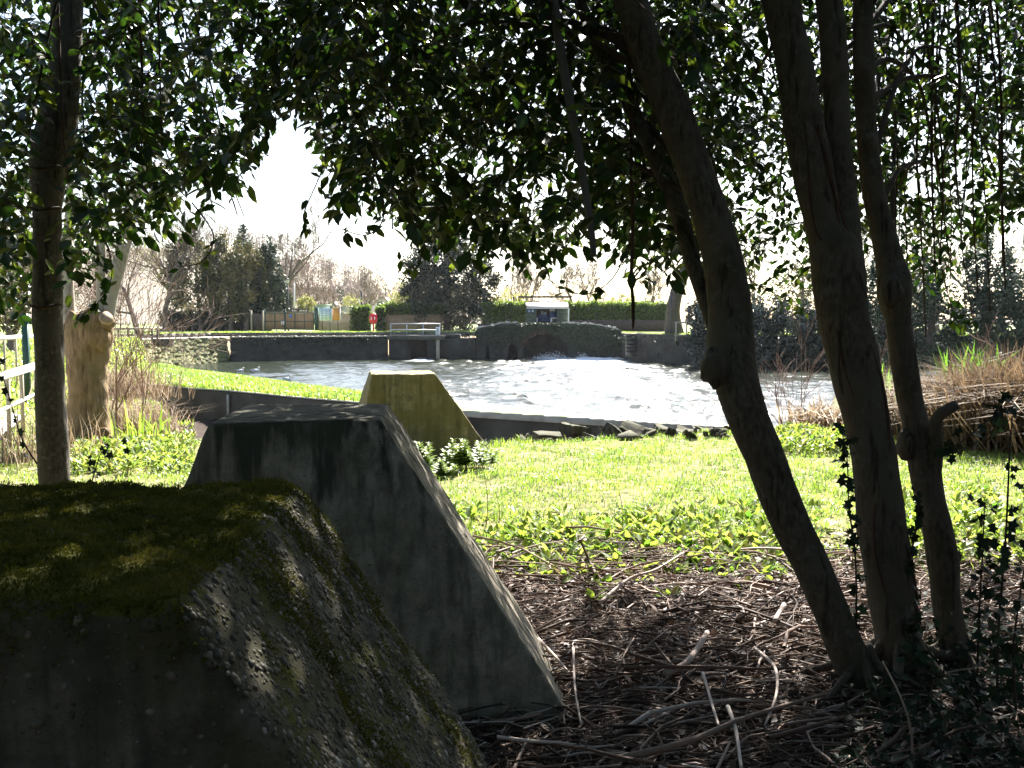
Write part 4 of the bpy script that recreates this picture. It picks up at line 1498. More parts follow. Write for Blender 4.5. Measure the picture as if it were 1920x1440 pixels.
leafy_tree('big broad dark evergreen tree standing on the far bank behind the sluice', 838, 745, 934, 440, 634, 84, 'yew', 27000, 21, 0.24, 'ball', name='yew_tree', clumps=190, tw=0.4, cr=0.17, hollow=0.2)
leafy_tree('dark conical conifer with drooping boughs beside the lamp post', 507, 458, 552, 435, 606, 86, 'conifer', 12000, 22, 0.24, 'cone', name='conifer', clumps=120, tw=0.2, cr=0.13, hollow=0.4)
leafy_tree('olive-brown evergreen tree nearest the left of the gate', 462, 418, 505, 462, 600, 85, 'olive', 9000, 23, 0.22, 'ball', name='evergreen_tree', clumps=60, tw=0.22)
leafy_tree('olive evergreen tree second left of the dark conifer', 434, 385, 464, 440, 598, 86, 'olive', 9000, 24, 0.22, 'ball', name='evergreen_tree', clumps=60, tw=0.22)
leafy_tree('wide grey-green evergreen tree in the middle of the left group', 377, 310, 425, 425, 600, 87, 'olive', 11000, 25, 0.23, 'ball', name='evergreen_tree', clumps=70, tw=0.22)
leafy_tree('tall dark-topped conifer rising behind the left evergreens', 455, 420, 505, 415, 570, 92, 'conifer', 6000, 26, 0.24, 'cone', name='conifer', clumps=60, tw=0.2)
bare_tree('tall thin bare tree with reddish trunk at left of evergreens', 307, 380, 84, 31, 0.6, 4, 5, 0.26)
bare_tree('wide bare oak with fine crown against sky behind the conifers', 515, 378, 98, 32, 0.8, 5, 4, 0.28, minr=0.015)
t, tips = bare_tree('yellow-budding tree behind the left evergreens', 365, 385, 96, 33, 0.7, 4, 5, 0.25)
mb = MB()
k = rng.integers(0, len(tips), 1500)
leaves(mb, tips[k] + rng.normal(0, 0.35, (1500, 3)), rdir(1500), rdir(1500), rng.uniform(0.08, 0.2, 1500), rng.random(1500), 'fast')
obj('buds', mb, M['willow'], t)
bare_tree('slender bare tree with tiered twigs behind the gate', 587, 490, 130, 34, 0.9, 4, 6, 0.2, up=0.05, minr=0.02)
t, _ = bare_tree('pollarded ivy-clad bare tree behind the orange board', 638, 527, 100, 35, 0.7, 3, 4, 0.16, minr=0.02)
mb = MB()
n = 350
P = base_at(638, 100) + np.column_stack([rng.normal(0, 0.2, n), rng.normal(0, 0.2, n), rng.uniform(1.5, 4.2, n)])
leaves(mb, P, rdir(n), rdir(n), 0.16, rng.random(n), 'fast')
obj('ivy', mb, M['far_ivy'], t)
for (px, yt, Y, sd, lb) in ((1003, 488, 140, 36, 'bare tree over the hedge left of the shelter roof'), (1082, 492, 135, 37, 'bare tree over the hedge just right of the shelter'),
                            (1112, 488, 142, 38, 'taller bare tree over the hedge right of the shelter'), (1215, 510, 120, 39, 'low bushy bare tree over the right end of the hedge'),
                            (560, 500, 120, 40, 'bare tree just right of the lamp post'), (690, 515, 170, 41, 'bare tree by the far white house'),
                            (960, 505, 150, 42, 'thin bare tree between dark tree and shelter')):
    bare_tree(lb, px, yt, Y, sd, 0.75, 4, 5, 0.22, minr=0.022)
for (px, x0, x1, y0, y1, Y, sd, lb) in ((745, 728, 772, 528, 580, 95, 43, 'yellow-green budding bush left of the big dark tree'),
                                        (950, 918, 990, 540, 580, 92, 44, 'pale green bush over the hedge right of the big dark tree'),
                                        (575, 560, 592, 556, 584, 92, 45, 'yellow-green shrub behind the left end of the gate'),
                                        (1165, 1140, 1190, 548, 580, 110, 46, 'pale budding bush over the right hedge'),
                                        (660, 640, 680, 556, 590, 108, 47, 'pale bush in front of the palisade fence')):
    leafy_tree(lb, px, x0, x1, y0, y1, Y, 'willow', 900, sd, 0.2, name='bush', clumps=30, tw=0.06, cr=0.3, cat='bush')

# right bank
t = thing('old_tree', 'thick dark leaning tree trunk on the far bank at the right end of the hedge', 'tree', base_at(1262, 67))
mb = MB()
P = spline([base_at(1264, 67) - [0, 0, 0.2], at(1262, 585, 67), at(1272, 540, 67), at(1290, 490, 67), at(1300, 440, 67), at(1305, 380, 67)], 5)
tube(mb, P, np.interp(np.linspace(0, 1, len(P)), [0, 0.15, 0.5, 1], [0.75, 0.5, 0.42, 0.25]), 12, lump=0.12)
tk = obj('trunk', mb, M['bark'], t, smooth=True)
P0, P1, A, B, lv = grow(P[-6], (0.1, 0, 1), 5.5, 0.2, 4, 5, 0.8, 51, 0.1, minr=0.012)
mb = MB()
segs(mb, P0, P1, A, B, 4, rng.random(len(P0)))
obj('crown', mb, M['bare_twig'], t)
for (x0, x1, y0, y1, Y, n, sd, lb) in ((1288, 1345, 535, 690, 60.5, 3600, 61, 'dark evergreen bush on the bank just right of the leaning trunk'),
                                       (1330, 1440, 545, 694, 59.6, 6500, 62, 'large glossy-leaved bush overhanging the water between front trunks'),
                                       (1410, 1560, 550, 696, 58.6, 7500, 63, 'wide glossy-leaved bush overhanging the water at right'),
                                       (1545, 1680, 560, 700, 58.0, 5000, 64, 'dark bush on the right bank behind the twin-stemmed tree')):
    leafy_tree(lb, (x0 + x1) / 2, x0, x1, y0, y1, Y, 'shrub', int(n * 1.7), sd, 0.19, name='bush', clumps=80, tw=0.1, cr=0.2, hollow=0.3, ry=1.6, cat='bush', z=0.2)
for (px, x0, x1, y0, y1, Y, mt, n, sd, lb) in ((1655, 1600, 1720, 470, 690, 52, 'conifer', 6500, 65, 'dark ivy-covered tree between the right front trunks'),
                                               (1740, 1690, 1800, 500, 690, 49, 'conifer', 5500, 66, 'dark bushy tree behind the hanging stems at right'),
                                               (1845, 1790, 1905, 430, 690, 47, 'conifer', 6500, 67, 'tall ivy-clad tree near the right edge'),
                                               (1930, 1880, 1990, 500, 700, 44, 'conifer', 5500, 68, 'dark tree cut by the right edge of the view'),
                                               (1500, 1430, 1580, 470, 600, 75, 'olive', 2500, 69, 'pale thin-leaved tree behind the glossy bushes')):
    leafy_tree(lb, px, x0, x1, y0, y1, Y, mt, int(n * 1.15), sd, 0.18, name='ivy_tree', clumps=90, tw=0.25, cr=0.2, hollow=0.15, z=0.2)
for (px, yt, Y, sd, lb) in ((1860, 385, 60, 71, 'bare twiggy tree above the ivy-clad trees at far right'), (1905, 400, 62, 72, 'thin bare tree at the right edge above dark trees'),
                            (1760, 410, 66, 73, 'bare tree behind the hanging stems at right'), (1560, 400, 75, 74, 'tall bare tree behind the twin-stemmed tree'),
                            (1420, 410, 80, 75, 'wide bare tree behind the glossy bushes')):
    bare_tree(lb, px, yt, Y, sd, 0.7, 4, 5, 0.2, minr=0.012, z=0.3)

# left side
bare_tree('pinkish bare tree in the left distance beside the leaning pale pole', 262, 395, 66, 81, 0.8, 4, 5, 0.2, minr=0.012, z=0.5)
bare_tree('bare tree at the far left edge behind the railings', 15, 380, 44, 82, 0.8, 4, 5, 0.16, minr=0.01, z=0.4)
bare_tree('bare tree seen between left trunk and pollard', 135, 400, 50, 83, 0.7, 4, 5, 0.16, minr=0.01, z=0.4)
for (px, x0, x1, y0, y1, Y, mt, n, sd, lb) in ((25, -40, 70, 420, 640, 40, 'olive', 6000, 84, 'olive-green tree at the far left edge'),
                                               (-20, -110, 30, 330, 640, 30, 'olive', 5000, 85, 'grey-green tree partly outside the left edge'),
                                               (170, 120, 240, 480, 628, 78, 'olive', 4000, 86, 'far greenish tree between the pollard poles')):
    leafy_tree(lb, px, x0, x1, y0, y1, Y, mt, n, sd, 0.14, name='tree', clumps=60, tw=0.15, cr=0.22, z=0.3)


def bare_shrub(label, px, py, Y, H, n, seed, spread=0.5, mat='shrub_twig', z=None, minr=0.004, r0=0.016, levels=2, nchild=4, lean=0.0, name='bare_shrub'):
    p = at(px, py, Y)
    p[2] = float(gz(p[0], p[1])) if z is None else z
    t = thing(name, label, 'shrub', p)
    r = np.random.default_rng(seed)
    mb = MB()
    for k in range(n):
        a = r.uniform(0, 2 * math.pi)
        s_ = r.uniform(0, spread)
        o = p + [0.12 * math.cos(a) * H, 0.12 * math.sin(a) * H, -0.05]
        P0, P1, A, B, lv = grow(o, (math.cos(a) * s_ + lean, math.sin(a) * s_, 1), H * r.uniform(0.6, 1.0), r0 * r.uniform(0.6, 1.2), levels, nchild, 0.6, seed * 31 + k, 0.05, seg=4, wob=0.13, minr=minr)
        segs(mb, P0, P1, A, B, 4, r.uniform(0, 1, len(P0)))
    obj('stems', mb, M[mat], t)
    return t


bare_shrub('bare pinkish shrub between pollard and quay path', 245, 690, 27, 2.6, 9, 91, 0.6, minr=0.006)
bare_shrub('tall bare shrub right of the leaning pale pole', 285, 670, 33, 3.0, 9, 92, 0.5, minr=0.007)
bare_shrub('bare twiggy sapling growing right beside the pollard base', 228, 770, 14.5, 1.7, 3, 93, 0.35, r0=0.02, nchild=5)
bare_shrub('far bare thicket left of the quay path', 215, 650, 45, 3.4, 9, 94, 0.6, minr=0.01)
bare_shrub('thin red-brown bare shrub at the water edge behind the leaning trunk', 1500, 800, 15.6, 1.5, 5, 95, 0.4)
bare_shrub('bare dead stems leaning over the rubble in the ditch', 990, 828, 14.2, 0.55, 8, 96, 0.9, nchild=3)
bare_shrub('bare twigs by the flax at right', 1660, 760, 15.0, 1.1, 4, 97, 0.4)
bare_shrub('bare fluffy twigs above the dead flax heap', 1850, 700, 13.5, 1.0, 5, 98, 0.5)


def tuft(label, px, py, Y, H, n, seed, mat='straw', spread=0.5, name='dry_grass', cat='grass tuft', w=0.02, z=None, droop=0.9, tint=(0.1, 1)):
    p = at(px, py, Y)
    p[2] = float(gz(p[0], p[1])) if z is None else z
    r = np.random.default_rng(seed)
    mb = MB()
    P = p + np.column_stack([r.normal(0, spread, n), r.normal(0, spread, n), np.zeros(n) - 0.02])
    blades(mb, P, H * r.uniform(0.4, 1.1, n), w * r.uniform(0.6, 1.3, n), droop * r.uniform(0.1, 1.1, n), r.uniform(*tint, n), r)
    o = obj(name, mb, M[mat], loc=p)
    return tag(o, label, cat)


tuft('heap of dry pinkish bramble and reed beside the ditch wall', 235, 800, 15.5, 0.85, 1300, 101, spread=0.36, w=0.012, droop=1.2)
tuft('dry reeds on the ditch slope below the bare shrubs', 225, 730, 20, 0.9, 1000, 102, spread=0.5, w=0.016, droop=1.1)
tuft('yellow-green flag leaves at the left end of the ditch', 270, 850, 13.0, 0.75, 60, 103, mat='weed', spread=0.22, name='flag_plant', cat='plant', w=0.035, tint=(0.3, 0.8), droop=0.7)
tuft('ragged brown bramble hanging over the left end of the ditch', 318, 790, 17.5, 0.6, 420, 106, spread=0.3, w=0.012, droop=1.3)
tuft('small dry grass tuft left of the middle block', 370, 830, 13.2, 0.5, 120, 104, spread=0.25, w=0.012)
tuft('dry stalks at the left trunk foot by the railing', 50, 850, 10.8, 0.7, 300, 105, spread=0.35, w=0.01, droop=0.8)
# flax and dead leaf heaps on the right
tuft('upright green flax fan behind the forked trunk', 1655, 790, 15.5, 1.0, 60, 111, mat='weed', spread=0.12, name='flax', cat='plant', w=0.06, tint=(0, 0.5), droop=0.35)
tuft('spiky green flax clump above the dead leaf heap', 1825, 720, 14.5, 0.75, 110, 112, mat='weed', spread=0.2, name='flax', cat='plant', w=0.05, tint=(0, 0.15), droop=0.9, z=0.6)
tuft('shaggy grey-brown clump of dead flax at the water edge', 1545, 812, 14.6, 0.62, 420, 113, spread=0.22, name='dead_flax', cat='plant', w=0.03, droop=1.6)
for (px, py, Y, H, n, sd, zz, sp, lb) in ((1805, 800, 13.6, 1.0, 2800, 114, 0.0, 0.42, 'left part of the dead flax heap at right, pale and matted'),
                                          (1890, 800, 13.0, 1.3, 3800, 115, 0.0, 0.5, 'tall middle of the dead flax heap at the right edge'),
                                          (1965, 810, 12.6, 1.45, 3000, 116, 0.0, 0.5, 'dead flax cut off by the right edge')):
    tuft(lb, px, py, Y, H, n, sd, spread=sp, name='dead_flax', cat='plant', w=0.028, droop=1.5, z=zz, tint=(0, 0.48))
lg = thing('log', 'pale brown fallen log lying behind the forked trunk', 'log', at(1720, 800, 13.8))
mb = MB()
P = spline([at(1655, 805, 13.6), at(1700, 798, 13.8), at(1750, 803, 13.7), at(1790, 815, 13.4)], 5)
tube(mb, P, 0.13, 12, lump=0.15)
obj('stem', mb, M['pole_bark'], lg, smooth=True)
# ================================================================== CONCRETE BLOCKS
BVH = {}


def seat(P, seed):
    tree, b_ = BVH[seed]
    out, nn = np.empty_like(P), np.empty_like(P)
    for i, p in enumerate(P):
        q, nr, _, _ = tree.find_nearest(Vector(p) - b_)
        out[i] = q + b_
        nn[i] = nr
    return out, nn


def make_block(label, top, bot, mat, seed, bev=0.03, rough=0.012, cuts=26):
    """top / bot: four corners each, order front-left, front-right, back-right, back-left"""
    base = np.mean(np.array(bot), axis=0)
    base[2] = 0
    bm = bmesh.new()
    vt = [bm.verts.new(np.array(p) - base) for p in top]
    vb = [bm.verts.new(np.array(p) - base) for p in bot]
    bm.faces.new(vt)
    bm.faces.new(vb[::-1])
    for i in range(4):
        j = (i + 1) % 4
        bm.faces.new([vb[i], vb[j], vt[j], vt[i]])
    bmesh.ops.recalc_face_normals(bm, faces=bm.faces)
    bmesh.ops.bevel(bm, geom=list(bm.edges), offset=bev, segments=3, affect='EDGES', profile=0.6)
    big = [e for e in bm.edges if e.calc_length() > 0.12]
    bmesh.ops.subdivide_edges(bm, edges=big, cuts=cuts, use_grid_fill=True)
    bm.normal_update()
    for v in bm.verts:
        p = v.co + Vector(base)
        d = mnoise.noise(p * 3.1 + Vector((seed, 0, 0))) * rough * 0.9 + mnoise.noise(p * 11 + Vector((0, seed, 0))) * rough * 0.6
        d += mnoise.noise(p * 38) * rough * 0.35
        v.co += v.normal * d
    from mathutils.bvhtree import BVHTree
    BVH[seed] = (BVHTree.FromBMesh(bm), Vector(base))
    me = bpy.data.meshes.new('concrete_block')
    bm.to_mesh(me)
    bm.free()
    me.polygons.foreach_set('use_smooth', np.ones(len(me.polygons), bool))
    me.materials.append(mat)
    o = bpy.data.objects.new('concrete_block', me)
    o.location = [float(v) for v in base]
    C.objects.link(o)
    return tag(o, label, 'concrete block', 'tapered concrete blocks in a row')


B1T, B2T, B3T = 1.22, 1.18, 0.99
b1r, b1f = on(562, 905, B1T), on(338, 1125, B1T)
b1t = [np.array([b1f[0] - 0.98, b1f[1] + 0.02, B1T]), b1f, b1r, np.array([b1r[0] - 0.95, b1r[1] + 0.03, B1T])]
b1b = [b1t[0] + [-0.5, 0, -B1T - .1], b1t[1] + [0.86, 0.02, -B1T - .1], b1t[2] + [0.88, 0, -B1T - .1], b1t[3] + [-0.5, 0, -B1T - .1]]
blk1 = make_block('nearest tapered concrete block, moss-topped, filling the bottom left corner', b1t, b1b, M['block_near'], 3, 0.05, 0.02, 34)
b2t = [on(390, 796, B2T), on(714, 786, B2T), on(729, 757, B2T), on(468, 756, B2T)]
b2b = [on(160, 1352, 0), on(1062, 1334, 0), on(1018, 1206, 0), on(300, 1215, 0)]
b2b = [b_ + (b_ - t_) * 0.1 / B2T for b_, t_ in zip(b2b, b2t)]
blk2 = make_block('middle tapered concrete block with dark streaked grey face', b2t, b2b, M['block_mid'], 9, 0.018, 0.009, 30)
fl = np.array([-1.58, 11.1, B3T])
u3, v3 = np.array([0.985, 0.17, 0]), np.array([-0.17, 0.985, 0])
b3t = [fl, fl + 0.72 * u3, fl + 0.72 * u3 + 0.72 * v3, fl + 0.75 * v3]
dn = np.array([0, 0, -B3T - 0.1])
b3b = [b3t[0] - 0.22 * u3 + dn, b3t[1] + 0.76 * u3 + dn, b3t[2] + 0.76 * u3 + dn, b3t[3] - 0.42 * u3 + dn]
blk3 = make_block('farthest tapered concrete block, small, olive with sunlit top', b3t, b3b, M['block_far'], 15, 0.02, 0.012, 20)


def quad_pts(q, n, r):
    u, v = r.random(n)[:, None], r.random(n)[:, None]
    return (q[0] * (1 - u) + q[1] * u) * (1 - v) + (q[3] * (1 - u) + q[2] * u) * v


def moss(n, seed):
    r = np.random.default_rng(seed)
    q = [np.asarray(p) for p in b1t]
    P = quad_pts(q, n, r)
    m = wig(P[:, 0], P[:, 1], 3.2) * 0.35 + wig(P[:, 0], P[:, 1], 9, 1) * 0.3 + wig(P[:, 0], P[:, 1], 26, 2) * 0.3 + wig(P[:, 0], P[:, 1], 60, 2) * 0.15
    fade = sst(-1.25, -0.95, P[:, 0] - 0 * P[:, 1]) * 0.25 + 0.1
    P = P[m + fade > 0.02]
    # right sloping face: patches that run downhill
    s = [np.asarray(p) for p in (b1t[1], b1b[1], b1b[2], b1t[2])]
    Q = quad_pts(s, n, r)
    along = (Q[:, 1] - b1f[1]) / (b1r[1] - b1f[1])
    down = (B1T - Q[:, 2]) / B1T
    m = wig(along * 2.4, down * 0.6, 2.6, 3) * 0.6 + wig(along * 8, down * 1.8, 2.0, 1) * 0.4 + wig(along * 26, down * 16, 1, 2) * 0.3
    Q = Q[m - down * 0.85 + 0.35 * along > 0.12]
    fq = [np.asarray(p) for p in (b1b[0], b1b[1], b1t[1], b1t[0])]
    W = quad_pts(fq, n, r)
    dw = (B1T - W[:, 2]) / B1T
    W = W[(wig(W[:, 0], W[:, 2] * 0.2, 9, 2) * 0.5 + wig(W[:, 0], W[:, 2], 30, 1) * 0.35 - dw * 5.5 + 0.25) > 0]
    mb = MB()
    for pts, nor in ((P, np.array([0, 0, 1.0])), (W, np.array([0, -0.8, 0.6])), (Q, np.array([0.8, 0, 0.6]))):
        k = len(pts)
        pts, nr = seat(pts, 3)
        cush = 0.010 * np.clip(0.5 + wig(pts[:, 0], pts[:, 1] + pts[:, 2], 31, 3) + 0.6 * wig(pts[:, 0], pts[:, 1], 70, 1), 0, 1.6)
        pts = pts + nr * (cush * r.random(k) ** 0.5)[:, None]
        D = nor + rng.normal(0, 0.55, (k, 3))
        t = np.clip(0.42 + 0.4 * wig(pts[:, 0], pts[:, 1] + pts[:, 2], 5) + 0.35 * wig(pts[:, 0], pts[:, 1] + pts[:, 2], 17, 2) + r.normal(0, 0.16, k), 0, 1)
        leaves(mb, pts - nor * 0.003, D, rdir(k, r), r.uniform(0.004, 0.0095, k), t, 'fast', 0.55)
    o = obj('moss', mb, M['moss'], blk1)
    return o


moss(110000, 1)


def pebbles(q, n, seed, name):
    r = np.random.default_rng(seed)
    P = quad_pts([np.asarray(p) for p in q], n, r)
    nor = np.cross(q[1] - q[0], q[3] - q[0])
    nor /= np.linalg.norm(nor)
    bm = bmesh.new()
    bmesh.ops.create_icosphere(bm, subdivisions=1, radius=1)
    V0 = np.array([v.co for v in bm.verts])
    F0 = np.array([[v.index for v in f.verts] for f in bm.faces])
    bm.free()
    mb = MB()
    s_ = np.exp(r.normal(math.log(0.0032), 0.5, n)).clip(0.0015, 0.0085)
    P, _n = seat(P, 3)
    A = rdir(n, r)
    A -= nor * (A @ nor)[:, None]
    A /= np.linalg.norm(A, axis=1, keepdims=True)
    B = np.cross(nor, A)
    V = P[:, None] + s_[:, None, None] * (V0[None, :, 0:1] * A[:, None] * 1.35 + V0[None, :, 1:2] * B[:, None] + V0[None, :, 2:3] * nor * 0.55)
    mb.add(V.reshape(-1, 3), [(np.arange(n)[:, None, None] * len(V0) + F0[None]).reshape(-1, 3)], [np.repeat(r.random(n), len(F0))])
    o = obj(name, mb, M['pebble'], blk1, smooth=True)
    o['kind'] = 'stuff'


pebbles([b1t[1], b1b[1], b1b[2], b1t[2]], 13000, 41, 'pebbles')
pebbles([b1b[0], b1b[1], b1t[1], b1t[0]], 900, 42, 'pebbles')

# ================================================================== NEAR TREES
def px_path(rows, Y0, Y1, m=5):
    """rows: (py, x_left, x_right); depth runs from Y0 (first row) to Y1 (last)"""
    P, Rr = [], []
    for i, (py, xl, xr) in enumerate(rows):
        Y = Y0 + (Y1 - Y0) * i / (len(rows) - 1)
        P.append(at((xl + xr) / 2, py, Y))
        Rr.append((xr - xl) / 2 * Y / FPX)
    P = spline(P, m)
    Rr = np.interp(np.linspace(0, 1, len(P)), np.linspace(0, 1, len(Rr)), Rr)
    return P, Rr


def bark_tube(mb, P, Rr, k=0.0, lump=0.05, sides=22):
    P, Rr = resample2(P, Rr, 0.035)
    tube(mb, P, Rr, sides, lump=lump, k=k)


def resample2(P, Rr, step):
    d = np.concatenate([[0], np.cumsum(np.linalg.norm(np.diff(P, axis=0), axis=1))])
    t = np.linspace(0, d[-1], max(4, int(d[-1] / step)))
    Q = np.stack([np.interp(t, d, P[:, k]) for k in range(3)], 1)
    r_ = np.interp(t, d, Rr)
    w_ = 0.003
    r_ = r_ * 0.95
    Q = Q + w_ * np.column_stack([np.sin(t * 9 + 1), np.cos(t * 7), np.sin(t * 5) * 0])
    return Q, r_


def roots(mb, path, r0, k, seed):
    rr = random.Random(seed)
    base = path[np.argmin(np.abs(path[:, 2]))] * [1, 1, 0]
    for i in range(k):
        a = 2 * math.pi * i / k + rr.uniform(-0.4, 0.4)
        d = np.array([math.cos(a), math.sin(a), 0])
        L = r0 * rr.uniform(2.0, 3.4)
        Q = spline([base + d * r0 * 0.3 + [0, 0, r0 * 1.9], base + d * r0 * 0.95 + [0, 0, r0 * 0.75], base + d * (r0 + L * 0.4) + [0, 0, 0.02], base + d * (r0 + L) - [0, 0, 0.05]], 5)
        tube(mb, Q, np.linspace(r0 * 0.3, r0 * 0.14, len(Q)), 9, lump=0.08)


def add_knob(mb, c, r_, seed):
    bm = bmesh.new()
    bmesh.ops.create_icosphere(bm, subdivisions=3, radius=1)
    V = np.array([v.co for v in bm.verts])
    F = [[v.index for v in f.verts] for f in bm.faces]
    bm.free()
    s_ = np.array([1 + 0.35 * mnoise.noise(Vector(v) * 1.7 + Vector((seed, 0, 0))) for v in V])[:, None]
    mb.add(np.asarray(c) + V * s_ * r_, [F])


tA = thing('tree', 'leaning smooth-barked tree in front of the water with dense evergreen crown', 'tree', on(1622, 1292, 0), 'evergreen trees in the foreground')
rowsA = [(1310, 1585, 1662), (1250, 1560, 1640), (1150, 1525, 1597), (1050, 1480, 1552), (950, 1430, 1506), (850, 1393, 1472), (770, 1353, 1438), (715, 1335, 1424), (680, 1328, 1419),
         (640, 1326, 1418), (600, 1328, 1414), (500, 1318, 1396), (400, 1293, 1367), (300, 1262, 1333), (200, 1222, 1292), (100, 1183, 1248), (0, 1148, 1214), (-120, 1105, 1165), (-300, 1040, 1090), (-600, 940, 975)]
PA, RA = px_path(rowsA, 4.28, 4.9)
mb = MB()
bark_tube(mb, PA, RA, 0.3)
roots(mb, PA, 0.085, 5, 1)
add_knob(mb, at(1338, 690, 4.42), np.array([0.055, 0.06, 0.085]), 4)
obj('trunk', mb, M['bark'], tA, smooth=True)
rowsA2 = [(640, 1330, 1356), (560, 1306, 1338), (480, 1280, 1312), (380, 1248, 1284), (300, 1216, 1250), (200, 1166, 1197), (100, 1117, 1145), (0, 1074, 1097), (-150, 1020, 1040), (-400, 960, 975)]
P_, R_ = px_path(rowsA2, 4.65, 5.6)
mb = MB()
bark_tube(mb, P_, R_, 1.1, 0.04, 14)
obj('side_stem', mb, M['bark'], tA, smooth=True)

tB = thing('tree', 'thick twin-stemmed tree between the leaning and the forked trunks', 'tree', on(1690, 1262, 0), 'evergreen trees in the foreground')
rowsB = [(1300, 1640, 1745), (1200, 1640, 1730), (1100, 1625, 1716), (1000, 1606, 1702), (900, 1600, 1690), (800, 1584, 1672), (700, 1556, 1651), (600, 1536, 1632), (540, 1524, 1624), (470, 1512, 1612),
         (420, 1508, 1580), (300, 1481, 1560), (200, 1465, 1537), (100, 1450, 1520), (0, 1428, 1500), (-150, 1395, 1460), (-400, 1340, 1390), (-700, 1290, 1320)]
P_, R_ = px_path(rowsB, 4.45, 5.0)
PB = P_
mb = MB()
bark_tube(mb, P_, R_, 2.0)
roots(mb, P_, 0.115, 6, 2)
obj('trunk', mb, M['bark'], tB, smooth=True)
rowsB2 = [(640, 1560, 1628), (520, 1556, 1624), (430, 1556, 1614), (380, 1554, 1608), (300, 1548, 1600), (200, 1545, 1594), (100, 1538, 1588), (0, 1530, 1580), (-150, 1522, 1566), (-400, 1520, 1555)]
P_, R_ = px_path(rowsB2, 4.72, 5.05)
mb = MB()
bark_tube(mb, P_, R_, 3.0, 0.05, 16)
obj('second_stem', mb, M['bark'], tB, smooth=True)
# climbing ivy stems pressed on the trunk
for k, (off_, x1) in enumerate(((-0.05, 0.4), (0.03, 0.2), (0.06, 0.5))):
    mb = MB()
    idx = np.arange(4, 60, 3)
    Q = PB[idx] + np.column_stack([off_ + 0.025 * np.sin(idx * 0.35 + k * 2), -0.085 + 0 * idx, 0 * idx])
    tube(mb, spline(Q, 3), 0.006, 6, cap=False)
    obj('climbing_stem', mb, M['bark_red'], tB, smooth=True)

tC = thing('tree', 'slim forked tree with a cut stub, rightmost of the foreground trunks', 'tree', on(1785, 1225, 0), 'evergreen trees in the foreground')
rowsC = [(1290, 1762, 1830), (1200, 1757, 1812), (1100, 1745, 1800), (1050, 1736, 1799), (950, 1719, 1776), (880, 1705, 1766), (840, 1700, 1760), (780, 1688, 1736), (700, 1672, 1722), (600, 1660, 1710),
         (560, 1646, 1714), (530, 1643, 1712), (490, 1640, 1694), (400, 1625, 1668), (300, 1610, 1651), (200, 1602, 1641), (100, 1599, 1640), (0, 1600, 1636), (-150, 1598, 1632), (-400, 1600, 1625)]
P_, R_ = px_path(rowsC, 4.62, 5.1)
PC = P_
mb = MB()
bark_tube(mb, P_, R_, 4.0)
roots(mb, P_, 0.075, 5, 3)
for (kx, ky, kw) in ((1672, 545, 0.05), (1700, 835, 0.05), (1790, 1045, 0.03), (1630, 265, 0.03)):
    add_knob(mb, at(kx, ky, 4.75), np.array([kw, kw, kw * 1.6]), kx)
obj('trunk', mb, M['bark'], tC, smooth=True)
P_, R_ = px_path([(900, 1722, 1764), (850, 1735, 1768), (800, 1741, 1768), (780, 1748, 1772), (766, 1768, 1792), (758, 1786, 1806)], 4.72, 4.62, 6)
mb = MB()
bark_tube(mb, P_, R_, 1.0, 0.06, 14)
obj('stub', mb, M['bark'], tC, smooth=True)

tL = thing('tree', 'straight grey trunk at left behind the nearest block with leafy crown', 'tree', on(104, 1056, 0), 'evergreen trees in the foreground')
rowsL = [(1080, 80, 140), (890, 72, 130), (800, 68, 126), (700, 66, 121), (600, 62, 118), (500, 62, 116), (400, 62, 116), (350, 58, 122), (310, 56, 130), (270, 60, 138), (200, 80, 148), (100, 95, 151), (0, 96, 155), (-120, 104, 156), (-350, 120, 160), (-600, 140, 165)]
P_, R_ = px_path(rowsL, 6.5, 6.7)
PL = P_
mb = MB()
bark_tube(mb, P_, R_, 5.0)
obj('trunk', mb, M['bark_left'], tL, smooth=True)
# dark bands (old branch collars) on the left trunk
for py in (575, 395, 318):
    mb = MB()
    c = at(91, py, 6.5)
    P = [c + [0.115 * math.cos(a), -0.09 * abs(math.sin(a)) - 0.012, 0.012 * math.sin(a * 3)] for a in np.linspace(0.25, math.pi - 0.35, 9)]
    tube(mb, P, [0.004, 0.01, 0.013, 0.014, 0.012, 0.012, 0.009, 0.006, 0.003], 6)
    obj('branch_scar', mb, M['bark_dark'], tL, smooth=True)


# ------------------------------------------------------------------ crowns
YB = np.array([[-400, 640], [0, 600], [60, 580], [130, 540], [190, 545], [225, 440], [330, 435], [400, 385], [460, 350], [490, 260], [530, 200], [575, 215], [600, 310], [630, 385], [700, 405], [760, 405],
               [800, 465], [880, 485], [960, 490], [1040, 485], [1130, 465], [1200, 520], [1280, 530], [1330, 510], [1400, 540], [1500, 570], [1560, 500], [1650, 470], [1720, 540], [1790, 560], [1850, 430], [1920, 400], [2300, 430]])


def ybound(px):
    return np.interp(px, YB[:, 0], YB[:, 1])


crown = {k: MB() for k in 'ABCL'}
twigs = {k: MB() for k in 'ABCL'}


TRUNKS = [(rowsA, 4.28, 4.9), (rowsB, 4.45, 5.0), (rowsB2, 4.72, 5.05), (rowsC, 4.62, 5.1), (rowsL, 6.5, 6.7)]


